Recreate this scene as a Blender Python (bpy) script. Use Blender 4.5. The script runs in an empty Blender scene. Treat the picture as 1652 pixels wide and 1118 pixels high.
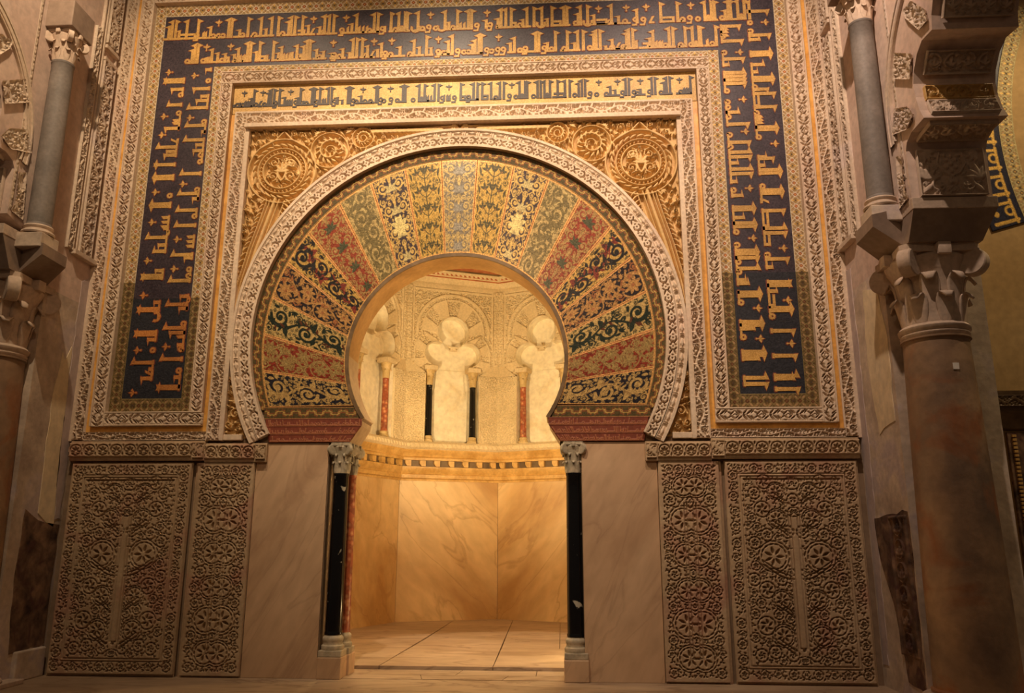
import bpy, bmesh, math, random
import numpy as np
from mathutils import Vector, Matrix
PI=math.pi
sc=bpy.context.scene
COL=sc.collection
# ------------------------------------------------------------ camera
CAM_R=(0.998164,0.060514,0.002481); CAM_U=(0.011778,-0.234138,0.972132); CAM_F=(-0.059408,0.970318,0.234421)
cd=bpy.data.cameras.new('camera'); cam=bpy.data.objects.new('camera',cd); COL.objects.link(cam)
m=Matrix.Identity(4)
for i in range(3):
    m[i][0]=CAM_R[i]; m[i][1]=CAM_U[i]; m[i][2]=-CAM_F[i]
m[0][3],m[1][3],m[2][3]=1.2,-9.0,1.432
cam.matrix_world=m
cd.sensor_width=36; cd.lens=1298.226/1652*36; cd.clip_end=100
sc.camera=cam
# ------------------------------------------------------------ world, exposure
w=bpy.data.worlds.new('world'); sc.world=w; w.use_nodes=True
w.node_tree.nodes['Background'].inputs[0].default_value=(1.0,.66,.42,1)
w.node_tree.nodes['Background'].inputs[1].default_value=.05
vs=sc.view_settings; vs.view_transform='Standard'; vs.look='None'; vs.gamma=1; vs.use_curve_mapping=False; vs.exposure=0.0
# ------------------------------------------------------------ lamps
def lamp(kind,loc,to,energy,color,size=.5,spot=60,blend=.6,sy=None):
    d=bpy.data.lights.new('lamp',kind); d.energy=energy; d.color=color
    if kind=='AREA':
        d.size=size
        if sy: d.shape='RECTANGLE'; d.size_y=sy
    if kind=='SPOT': d.spot_size=math.radians(spot); d.spot_blend=blend; d.shadow_soft_size=size
    if kind=='POINT': d.shadow_soft_size=size
    o=bpy.data.objects.new('lamp',d); COL.objects.link(o); o.location=loc
    o.rotation_euler=(Vector(to)-Vector(loc)).to_track_quat('-Z','Y').to_euler(); return o
NW=(1.0,.72,.36)
lamp('SPOT',(-.7,-4.6,9.6),(.1,0,5.3),2050,(1.0,.77,.52),.06,60,1.0)
lamp('SPOT',(2.6,-4.4,9.4),(3.4,0,5.5),1300,(1.0,.74,.56),.06,76,1.0)
lamp('SPOT',(-3.0,-4.4,9.4),(-3.3,0,5.4),1050,(1.0,.74,.48),.06,76,1.0)
lamp('SPOT',(0,-9.5,7.5),(0,0,6.2),720,(1.0,.66,.38),.5,74,1.0)
lamp('SPOT',(7.4,-2.2,8.6),(6.2,0,4.2),520,(1.0,.74,.42),.1,90,1.0)  # unseen lamp added to brighten the wall of the right-hand bay
# lamps standing behind the two feet of the arch, inside the niche, and one on its floor
lamp('SPOT',(-1.50,1.15,2.35),(.7,6,4.7),560,NW,.08,84,.75)
lamp('SPOT',(1.50,1.15,2.75),(-.7,6,4.7),380,NW,.08,84,.75)
lamp('POINT',(1.62,1.5,.5),(0,6,3),30,NW,.10)
lamp('POINT',(-1.45,1.05,2.95),(0,6,3),80,NW,.08)
lamp('POINT',(1.45,1.05,2.95),(0,6,3),90,NW,.08)
# ------------------------------------------------------------ helpers
def link(o,parent=None):
    COL.objects.link(o)
    if parent is not None: o.parent=parent
    return o
def lab(o,label,cat,group=None):
    o['label']=label; o['category']=cat
    if group: o['group']=group
    return o
def struct(o): o['kind']='structure'; return o
def empty(name,loc=(0,0,0)):
    o=bpy.data.objects.new(name,None); o.empty_display_size=.1; o.location=loc; COL.objects.link(o); return o
def finish(o,parent):
    # geometry is written in world coordinates; keep it there under a parent placed at the thing's base
    if parent is not None:
        o.parent=parent; o.matrix_parent_inverse=Matrix.Translation(-root_loc(parent))
def root_loc(p):
    return Vector(p.location) if p.type=='EMPTY' else Vector((0,0,0))
def mesh_np(name,V,F,mats,parent=None,smooth=True,colors=None,mi=None):
    """V (n,3); F (m,4) quads or list of polygons"""
    me=bpy.data.meshes.new(name)
    if isinstance(F,np.ndarray):
        me.vertices.add(len(V)); me.vertices.foreach_set('co',np.ascontiguousarray(V,dtype=np.float32).ravel())
        k=F.shape[1]; me.loops.add(F.size); me.loops.foreach_set('vertex_index',F.astype(np.int32).ravel())
        me.polygons.add(len(F)); me.polygons.foreach_set('loop_start',np.arange(0,F.size,k,dtype=np.int32))
        me.polygons.foreach_set('loop_total',np.full(len(F),k,dtype=np.int32))
        me.update(calc_edges=True)
    else:
        me.from_pydata([tuple(v) for v in V],[],F); me.update()
    me.polygons.foreach_set('use_smooth',np.full(len(me.polygons),smooth,dtype=bool))
    for mt in (mats if isinstance(mats,(list,tuple)) else [mats]): me.materials.append(mt)
    if mi is not None: me.polygons.foreach_set('material_index',np.asarray(mi,dtype=np.int32))
    if colors is not None:
        a=me.color_attributes.new('Col','FLOAT_COLOR','POINT'); a.data.foreach_set('color',np.ascontiguousarray(colors,dtype=np.float32).ravel())
    o=bpy.data.objects.new(name,me); COL.objects.link(o); finish(o,parent); return o
class MB:
    """collects simple solids into one mesh"""
    def __init__(s): s.V=[];s.F=[]
    def add(s,V,F):
        n=len(s.V); s.V+= [tuple(v) for v in V]; s.F+=[tuple(i+n for i in f) for f in F]; return s
    def box(s,x0,x1,y0,y1,z0,z1,c=0.0):
        if x0>x1:x0,x1=x1,x0
        if y0>y1:y0,y1=y1,y0
        if z0>z1:z0,z1=z1,z0
        if c<=0:
            V=[(x,y,z) for z in (z0,z1) for y in (y0,y1) for x in (x0,x1)]
            return s.add(V,[(0,2,3,1),(4,5,7,6),(0,1,5,4),(2,6,7,3),(0,4,6,2),(1,3,7,5)])
        b=bmesh.new(); bmesh.ops.create_cube(b,size=1,matrix=Matrix.Translation(((x0+x1)/2,(y0+y1)/2,(z0+z1)/2))@Matrix.Diagonal((x1-x0,y1-y0,z1-z0,1)))
        bmesh.ops.bevel(b,geom=b.edges[:],offset=c,segments=2,affect='EDGES',profile=.5)
        b.verts.index_update(); s.add([v.co[:] for v in b.verts],[[v.index for v in f.verts] for f in b.faces]); b.free(); return s
    def lathe(s,cx,cy,prof,n=32,sq=None):
        V=[];F=[]
        for r,z in prof:
            for k in range(n):
                a=2*PI*k/n; V.append((cx+r*math.cos(a),cy+r*math.sin(a),z))
        m=len(prof)
        for i in range(m-1):
            for k in range(n):
                k2=(k+1)%n; F.append((i*n+k,i*n+k2,(i+1)*n+k2,(i+1)*n+k))
        F.append(tuple(range(n-1,-1,-1))); F.append(tuple((m-1)*n+k for k in range(n)))
        return s.add(V,F)
    def prism(s,poly,mapf,h0,h1):
        """poly list of (a,b); mapf(a,b,h)->xyz"""
        n=len(poly); V=[mapf(a,b,h0) for a,b in poly]+[mapf(a,b,h1) for a,b in poly]
        F=[tuple(range(n,2*n)),tuple(range(n-1,-1,-1))]+[(i,(i+1)%n,(i+1)%n+n,i+n) for i in range(n)]
        return s.add(V,F)
    def build(s,name,mat,parent=None,smooth=False,fix=True):
        me=bpy.data.meshes.new(name); me.from_pydata(s.V,[],s.F)
        if fix:
            b=bmesh.new(); b.from_mesh(me); bmesh.ops.recalc_face_normals(b,faces=b.faces[:]); b.to_mesh(me); b.free()
        me.materials.append(mat)
        me.polygons.foreach_set('use_smooth',np.full(len(me.polygons),True,dtype=bool))
        if not smooth or smooth=='auto':
            me.polygons.foreach_set('use_smooth',np.full(len(me.polygons),smooth=='auto',dtype=bool))
        if smooth=='auto' : me.set_sharp_from_angle(angle=math.radians(38))
        o=bpy.data.objects.new(name,me); COL.objects.link(o); finish(o,parent); return o
# ------------------------------------------------------------ materials
def newmat(name):
    m=bpy.data.materials.new(name); m.use_nodes=True; nt=m.node_tree; b=nt.nodes['Principled BSDF']; return m,nt,b
def N(nt,t,**kw):
    n=nt.nodes.new(t)
    for k,v in kw.items():
        if k in n.inputs: n.inputs[k].default_value=v
        else: setattr(n,k,v)
    return n
def ramp(nt,src,stops):
    r=nt.nodes.new('ShaderNodeValToRGB'); e=r.color_ramp.elements
    while len(e)<len(stops): e.new(.5)
    for k,(p,c) in enumerate(stops): e[k].position=p; e[k].color=(*c,1) if len(c)==3 else c
    nt.links.new(src,r.inputs[0]); return r.outputs[0]
def mix(nt,fac,a,b,mode='MIX'):
    n=nt.nodes.new('ShaderNodeMix'); n.data_type='RGBA'; n.blend_type=mode
    for s,v in ((0,fac),(6,a),(7,b)):
        if hasattr(v,'is_output'): nt.links.new(v,n.inputs[s])
        elif isinstance(v,(int,float)): n.inputs[s].default_value=v
        else: n.inputs[s].default_value=(*v,1)
    return n.outputs[2]
def coord(nt): return nt.nodes.new('ShaderNodeTexCoord').outputs['Object']
def noise(nt,co,scale,detail=5,dist=0,sx=None):
    n=N(nt,'ShaderNodeTexNoise',Scale=scale,Detail=detail,Distortion=dist)
    if sx:
        mp=nt.nodes.new('ShaderNodeMapping'); mp.vector_type='TEXTURE'; mp.inputs['Scale'].default_value=sx[:3]
        if len(sx)>3: mp.inputs['Rotation'].default_value=sx[3:6]
        nt.links.new(co,mp.inputs[0]); co=mp.outputs[0]
    nt.links.new(co,n.inputs['Vector']); return n.outputs['Fac']
def bump(nt,b,h,strength,dist=.01):
    n=N(nt,'ShaderNodeBump',Strength=strength,Distance=dist); nt.links.new(h,n.inputs['Height']); nt.links.new(n.outputs[0],b.inputs['Normal'])
def stone(name,c1,c2,c3=None,scale=1.5,rough=.75,bmp=.25,fine=22,spec=.3):
    m,nt,b=newmat(name); co=coord(nt)
    n1=noise(nt,co,scale,6,.4); n2=noise(nt,co,fine,4)
    c=ramp(nt,n1,[(.32,c1),(.68,c2)])
    if c3: c=mix(nt,ramp(nt,noise(nt,co,scale*.7+.6,5,.8),[(.52,(0,0,0)),(.66,(1,1,1))]),c,c3)
    c=mix(nt,.35,c,ramp(nt,n2,[(.3,(.55,.55,.55)),(.7,(1.2,1.2,1.2))]),'MULTIPLY')
    nt.links.new(c,b.inputs['Base Color']); b.inputs['Roughness'].default_value=rough; b.inputs['Specular IOR Level'].default_value=spec
    bump(nt,b,n2,bmp); return m
def marble(name,base,dark,vein,tilt,scale=1.2,rough=.35,vw=.03,va=.35):
    m,nt,b=newmat(name); co=coord(nt); rt=(0,tilt,0)
    n=noise(nt,co,scale,8,.6,(1.0,1.0,2.6,*rt))
    n2=noise(nt,co,scale*1.5,9,.9,(1.0,1.0,4.5,*rt)); n3=noise(nt,co,scale*7,6,.3,(1,1,3,*rt))
    c=ramp(nt,n,[(.34,dark),(.60,base)])
    v=ramp(nt,n2,[(.5-vw,(0,0,0)),(.5,(va,va,va)),(.5+vw*.6,(0,0,0))])
    c=mix(nt,v,c,vein); c=mix(nt,.5,c,ramp(nt,n3,[(.3,(.72,.70,.68)),(.65,(1.1,1.1,1.1))]),'MULTIPLY')
    nt.links.new(c,b.inputs['Base Color']); b.inputs['Roughness'].default_value=rough
    return m
def attrmat(name,rough=.45,grain=70,gs=.45,bmp=.35,spec=.5,metal=.8,patch=.0):
    m,nt,b=newmat(name); co=coord(nt)
    a=nt.nodes.new('ShaderNodeAttribute'); a.attribute_name='Col'
    vo=N(nt,'ShaderNodeTexVoronoi',Scale=grain); nt.links.new(co,vo.inputs['Vector'])
    g=ramp(nt,vo.outputs['Color'],[(.1,(1-gs,)*3),(.9,(1+gs,)*3)])
    c=mix(nt,1.0,a.outputs['Color'],g,'MULTIPLY')
    if patch: c=mix(nt,patch,c,ramp(nt,noise(nt,co,1.6,5,.5),[(.35,(.6,.55,.5)),(.6,(1.1,1.1,1.1))]),'MULTIPLY')
    nt.links.new(c,b.inputs['Base Color']); b.inputs['Roughness'].default_value=rough; b.inputs['Specular IOR Level'].default_value=spec
    mm=N(nt,'ShaderNodeMath',operation='MULTIPLY'); nt.links.new(a.outputs['Alpha'],mm.inputs[0]); mm.inputs[1].default_value=metal
    nt.links.new(mm.outputs[0],b.inputs['Metallic'])
    bump(nt,b,vo.outputs['Color'],bmp,.004); return m
M={}
M['stucco']=stone('carved_stucco',(.64,.49,.355),(.80,.645,.49),(.70,.53,.41),1.3,.9,.2,30)
M['stucco_dado']=stone('old_carved_marble',(.42,.29,.175),(.56,.41,.26),(.46,.27,.18),1.6,.85,.25,30)
M['stucco_side']=stone('side_stucco',(.58,.45,.34),(.74,.60,.46),(.62,.50,.43),1.2,.85,.3,26)
M['niche_stucco']=stone('niche_stucco',(.64,.50,.30),(.77,.62,.40),None,2.0,.9,.15,30)
M['niche_plain']=stone('niche_plaster',(.82,.72,.53),(.92,.84,.66),(.76,.63,.42),1.8,.85,.08,12)
M['plaster']=stone('patched_plaster',(.46,.36,.28),(.84,.70,.54),(.60,.50,.47),2.0,.85,.3,18); M['shaded_masonry']=stone('shaded_masonry',(.24,.16,.10),(.34,.24,.16),None,2,.9,.3,14)  # masonry colour darkened to paint shadow into the gaps between dado panels
M['plaster_pink']=stone('pink_plaster',(.62,.46,.38),(.74,.57,.47),(.70,.55,.46),1.4,.85,.2,16)
M['gold_paint']=stone('gilded_paint',(.62,.30,.06),(.85,.47,.12),None,6,.4,.15,30,.5)
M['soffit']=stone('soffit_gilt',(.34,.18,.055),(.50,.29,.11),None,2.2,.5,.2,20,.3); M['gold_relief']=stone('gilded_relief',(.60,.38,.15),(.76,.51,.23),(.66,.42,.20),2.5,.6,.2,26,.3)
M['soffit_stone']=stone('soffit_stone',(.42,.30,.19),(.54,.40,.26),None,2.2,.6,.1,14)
M['niche_gold']=stone('gilt_moulding',(.50,.28,.075),(.72,.45,.16),None,5,.4,.3,24,.4)
M['slab']=marble('rose_marble',(.64,.435,.27),(.50,.315,.185),(.26,.14,.09),.5,1.3,.45,.02,.22)
M['gilt_worn']=stone('worn_gilding',(.50,.35,.15),(.68,.50,.25),None,6,.5,.3,24,.3); M['niche_marble']=marble('veined_marble',(.74,.52,.26),(.50,.29,.11),(.30,.14,.04),-.75,.9,.4,.025,.35); M['niche_marble_b']=marble('veined_marble_mirrored',(.74,.52,.26),(.50,.29,.11),(.30,.14,.04),.75,.9,.4,.025,.35)
M['floor']=marble('floor_marble',(.50,.37,.25),(.36,.25,.16),(.20,.12,.07),1.3,1.2,.5,.03,.6)
M['black']=None
def blackmarble():
    m,nt,b=newmat('black_marble'); co=coord(nt)
    n=noise(nt,co,7,3,.5); c=ramp(nt,n,[(.66,(.006,.006,.007)),(.70,(.45,.42,.34))])
    nt.links.new(c,b.inputs['Base Color']); b.inputs['Roughness'].default_value=.12; return m
M['black']=blackmarble()
def breccia():
    m,nt,b=newmat('red_breccia'); co=coord(nt)
    v=N(nt,'ShaderNodeTexVoronoi',Scale=16); nt.links.new(co,v.inputs['Vector'])
    c=ramp(nt,v.outputs['Distance'],[(.15,(.55,.30,.16)),(.5,(.34,.10,.05))])
    c=mix(nt,.6,c,ramp(nt,v.outputs['Color'],[(.2,(.5,.3,.2)),(.8,(1.3,1.1,.9))]),'MULTIPLY')
    nt.links.new(c,b.inputs['Base Color']); b.inputs['Roughness'].default_value=.3; return m
M['breccia']=breccia()
M['shaft']=stone('worn_shaft',(.19,.125,.085),(.43,.27,.15),(.34,.14,.06),1.7,.55,.35,14,.4)
M['capital']=stone('capital_stone',(.55,.42,.32),(.70,.55,.43),None,2.5,.8,.3,24)
M['capital_dark']=stone('jamb_capital_stone',(.34,.30,.22),(.60,.50,.36),None,9,.5,.3,30)
M['greystone']=stone('grey_shaft',(.17,.15,.135),(.27,.235,.21),None,3,.6,.15,30)
M['impost']=stone('impost_stone',(.26,.19,.15),(.38,.28,.21),None,1.8,.7,.15,16)
M['darkbronze']=stone('bronze',(.10,.06,.03),(.22,.14,.07),None,4,.45,.3,20)
M['ochre']=stone('ochre_plaster',(.40,.26,.11),(.50,.34,.16),None,1.0,.85,.15,12)
M['remnant']=stone('dark_painted_remnant',(.05,.03,.025),(.34,.21,.13),(.12,.06,.05),5.5,.75,.5,20)
M['white']=stone('paper',(.8,.75,.68),(.85,.8,.72),None,3,.8,.0,10)
M['mosaic']=attrmat('glass_mosaic',.30,85,.40,.5,.22,.35)
M['mosaic_matt']=attrmat('matt_mosaic',.6,70,.28,.3,.2,.25)
M['relief_col']=attrmat('painted_relief',.6,40,.15,.2,.35,.35,.3)
GOLD=(.86,.50,.10); 

TEXT={
 'inner':'f-2.77 h-2.89,.15 o-2.85 h-2.82,.25 o-2.78 t-2.75 t-2.72 t-2.69 h-2.67,.5 --2.82,-2.65 I-2.64 o-2.61 m-2.56 f-2.53 o-2.50 h-2.45,.8 J-2.42 I-2.38 --2.52,-2.37 r-2.36 I-2.31 h-2.24,.5 t-2.21 t-2.18 t-2.15 --2.32,-2.14 f-2.17 r-2.10 h-2.07,.45 I-2.04 h-2.00,.25 o-1.96 --2.09,-1.90 J-1.89 I-1.86 r-1.83 I-1.79 t-1.75 t-1.72 J-1.68 --1.81,-1.67 I-1.64 r-1.60 h-1.56,.4 h-1.50,.25 J-1.43 I-1.40 r-1.36 o-1.32 h-1.26,.45 o-1.21 o-1.14 --1.33,-1.09 f-1.24 J-1.07 I-1.05 f-0.89 r-1.01 o-0.97 r-0.88 o-0.80 --0.82,-0.68 J-0.73 I-0.70 o-0.60 X-0.49 t-0.44 t-0.41 t-0.37 --0.53,-0.33 J-0.33 I-0.28 t-0.21 t-0.17 t-0.14 r-0.23 f-0.15 r-0.08 I-0.00 k0.01,0.07 o0.07 r0.10 J0.16 I0.21 --0.01,0.23 I0.27 k0.27,0.35 J0.38 o0.44 -0.40,0.51 J0.49 I0.54 r0.61 o0.69 f0.64 X0.77 I0.83 o0.91 J0.96 I1.00 X1.08 k1.16,1.30 I1.21 J1.30 -1.14,1.32 I1.36 o1.42 h1.47,.8 J1.51 I1.55 r1.61 o1.69 f1.72 o1.81 h1.86,.55 h1.92,.35 -1.78,1.98 f1.95 r2.01 J2.05 I2.09 r2.15 o2.19 h2.23,.35 -2.17,2.29 f2.23 r2.34 J2.37 I2.41 o2.48 h2.52,.7 J2.55 I2.59 -2.46,2.62 f2.71 o2.72 t2.76 t2.79 t2.82 I2.84 -2.66,2.85',
 'row1':'h-3.86,.7 J-3.82 I-3.77 --3.93,-3.76 h-3.72,.45 k-3.74,-3.49 J-3.62 I-3.47 --3.76,-3.44 t-3.39 t-3.36 h-3.30,.6 r-3.48 --3.55,-3.29 f-3.20 o-3.26 o-3.19 o-3.13 --3.28,-3.09 J-3.06 I-3.02 h-2.91,.4 o-2.87 --2.99,-2.83 I-2.80 o-2.71 J-2.63 --2.76,-2.56 h-2.56,.4 J-2.49 --2.63,-2.45 I-2.40 o-2.34 h-2.26,.75 J-2.23 I-2.18 --2.38,-2.15 I-2.08 k-2.14,-2.04 h-2.00,.5 m-1.95 f-1.94 --2.14,-1.91 h-1.85,.4 J-1.79 J-1.73 I-1.67 --1.89,-1.62 o-1.80 r-1.56 t-1.48 h-1.43,.5 J-1.37 t-1.33 t-1.28 t-1.23 o-1.20 --1.58,-1.06 J-1.14 I-1.09 f-1.51 r-1.03 h-1.00,.3 I-0.92 o-0.86 --0.95,-0.84 X-0.78 I-0.71 --0.74,-0.67 u-0.60 J-0.57 o-0.51 --0.62,-0.47 f-0.41 r-0.43 o-0.34 u-0.26 J-0.22 h-0.17,.4 o-0.12 --0.20,-0.08 I-0.06 t-0.02 t0.03 J0.08 I0.12 --0.07,0.14 f0.32 r0.19 h0.31,.45 r0.36 h0.46,.5 J0.50 J0.56 I0.63 -0.43,0.59 o0.47 k0.62,0.70 J0.83 h0.78,.4 -0.59,0.88 o0.74 I0.92 u1.01 J1.02 h1.09,.4 I1.15 k1.15,1.27 J1.30 I1.34 -1.13,1.38 h1.48,.6 J1.51 o1.45 -1.42,1.53 u1.60 I1.60 h1.68,.5 k1.71,1.85 J1.90 -1.56,2.01 o1.88 f1.74 f2.09 h1.99,.4 o2.07 -1.93,2.14 r2.20 h2.22,.7 f2.34 r2.30 m2.40 I2.52 k2.52,2.69 -2.50,2.69 I2.73 o2.79 -2.71,2.83 f2.90 r2.88 o2.98 X3.11 I3.19 -3.07,3.23 o3.28 h3.32,.5 J3.36 I3.39 -3.25,3.46 X3.52 h3.62,.9',
 'row2':'o-3.57 h-3.51,.7 J-3.48 I-3.44 --3.59,-3.43 f-3.33 o-3.36 h-3.32,.25 h-3.29,.3 h-3.25,.7 --3.39,-3.24 h-3.17,.5 h-3.07,.45 k-3.07,-3.01 o-3.11 --3.23,-3.00 f-3.01 h-2.95,.4 o-2.92 h-2.90,.7 t-2.87 t-2.83 t-2.81 J-2.78 I-2.74 --2.98,-2.73 I-2.62 h-2.66,.5 k-2.62,-2.53 h-2.52,.3 --2.61,-2.48 I-2.44 h-2.37,.4 h-2.33,.7 o-2.35 t-2.30 t-2.26 t-2.22 h-2.19,.4 h-2.13,.75 --2.46,-2.12 h-2.08,.3 h-2.04,.7 J-2.00 I-1.96 o-2.06 --2.12,-1.93 h-1.87,.5 h-1.78,.4 o-1.83 --1.92,-1.74 f-1.66 h-1.67,.3 r-1.64 h-1.53,.5 o-1.57 --1.70,-1.49 h-1.44,.3 J-1.40 I-1.35 --1.46,-1.33 I-1.28 h-1.21,.6 m-1.15 o-1.23 --1.31,-1.14 f-1.13 h-1.08,.4 h-1.03,.7 f-0.90 r-0.98 o-0.91 h-0.79,.5 --1.00,-0.72 o-0.66 h-0.61,.8 h-0.54,.45 --0.70,-0.48 I-0.45 h-0.39,.4 --0.47,-0.36 f-0.30 r-0.30 o-0.23 h-0.17,.7 J-0.12 o-0.18 --0.32,-0.10 r-0.05 o0.03 o0.09 h0.14,.5 h0.17,.7 J0.22 I0.25 -0.07,0.27 f0.47 r0.32 o0.38 r0.46 r0.46 r0.53 h0.62,.5 h0.67,.75 -0.58,0.69 o0.74 r0.81 J0.94 I0.98 -0.71,1.00 h1.09,.45 o1.14 r1.05 -1.05,1.17 I1.19 o1.30 I1.34 h1.43,.4 J1.47 -1.25,1.50 I1.54 o1.62 h1.67,.8 J1.70 I1.75 -1.60,1.77 h1.82,.2 h1.90,.5 m1.97 o1.90 -1.80,2.00 o2.04 h2.08,.8 J2.11 I2.16 o2.07 -2.01,2.18 h2.20,.4 k2.28,2.36 h2.37,.5 h2.41,.85 t2.45 t2.49 t2.52 o2.39 -2.23,2.53 o2.56 J2.61 I2.66 -2.53,2.69 o2.75 I2.81 -2.71,2.83 o2.88 X2.94 I3.00 -2.89,3.03 t3.08 o3.14 -3.04,3.17 I3.19',
 'LO':'I7.72 I7.56 J7.40 I7.45 f7.30 J7.19 I7.16 h7.05,.6 o6.97 I6.83,.7 o6.71 f6.67 t6.61 t6.57 h6.50,.7 f6.41 m6.32 I6.24 h6.18,.5 h6.13,.6 I6.00 J6.00 I5.84 J5.81 f5.63 o5.58 I5.47 J5.44 t5.29 t5.23 t5.17 f5.23 u5.09 I5.03 h4.93,.4 I4.85,.6 f4.73 h4.60,.4 J4.54 I4.51 f4.29 h4.20,.3 J4.12 I4.10 u4.02 J3.83 I3.80 h3.74,.4 f3.61 o3.61 I3.46 h3.38,.2 h3.27,.5 m3.33 f3.10',
 'LI':'h7.32,.3 f7.24 o7.16 h7.05,.8 h6.94,.4 h6.88,.6 I6.78 f6.64 o6.58 I6.53 h6.44,.2 I6.33 h6.26,.4 h6.18,.5 o6.12 o6.03 I5.87 f5.73 o5.65 I5.60 h5.53,.3 I5.38 o5.30 I5.18 f5.00 t5.03 t4.97 t4.91 I4.80 h4.76,.4 f4.62 o4.61 o4.53 I4.47 h4.27,.4 u4.23 I4.17 h4.12,.4 o3.93 I3.88 h3.82,.7 t3.77 f3.65 o3.62 h3.67,.3 I3.50 o3.36 h3.28,.3 J3.17 I3.15',
 'RO':'I7.89 o7.73 f7.73 o7.61 I7.55 h7.49,.5 J7.31 I7.27 h7.14,.6 h7.04,.3 J6.96 I6.92 o6.83 I6.80,.7 I6.74 k6.73,6.56 I6.56 o6.48 t6.43 t6.39 t6.35 J6.29 I6.26 o6.16 f6.07 h5.90,.4 I5.88,.7 h5.79,.3 J5.73 I5.69 o5.52 J5.47 I5.43 m5.34 I5.21 k5.21,5.00 J4.99 I4.93 k4.92,4.77 f4.74 o4.66 I4.61 h4.51,.3 I4.33 J4.29 h4.22,.4 f4.11 k4.18,4.03 J4.02 I3.99 o3.92 I3.75 f3.60 I3.46 J3.23 h3.20,.8 I3.08',
 'RI':'I7.69,.9 t7.65 t7.61 t7.56 o7.55 I7.48 o7.32 f7.32 I7.23 h7.15,.3 J7.04 I6.99 I6.94 I6.89 o6.79 f6.67 o6.64 o6.57 h6.50,.6 o6.44 I6.34 f6.24 o6.20 I6.10 o6.04 J5.97 I5.91 h5.83,.4 J5.75 I5.69 h5.59,.3 f5.50 o5.48 h5.41,.5 J5.26 I5.23 h5.13,.5 J5.06 I5.02 o4.95 f4.87 o4.79 J4.72 I4.68 I4.63 o4.58 J4.50 o4.46 h4.36,.4 h4.32,.5 J4.21 I4.17 o4.09 f4.02 J3.86 I3.82 h3.78,.6 o3.68 f3.66 J3.51 I3.47 h3.43,.7 J3.21 I3.14',
}
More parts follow.
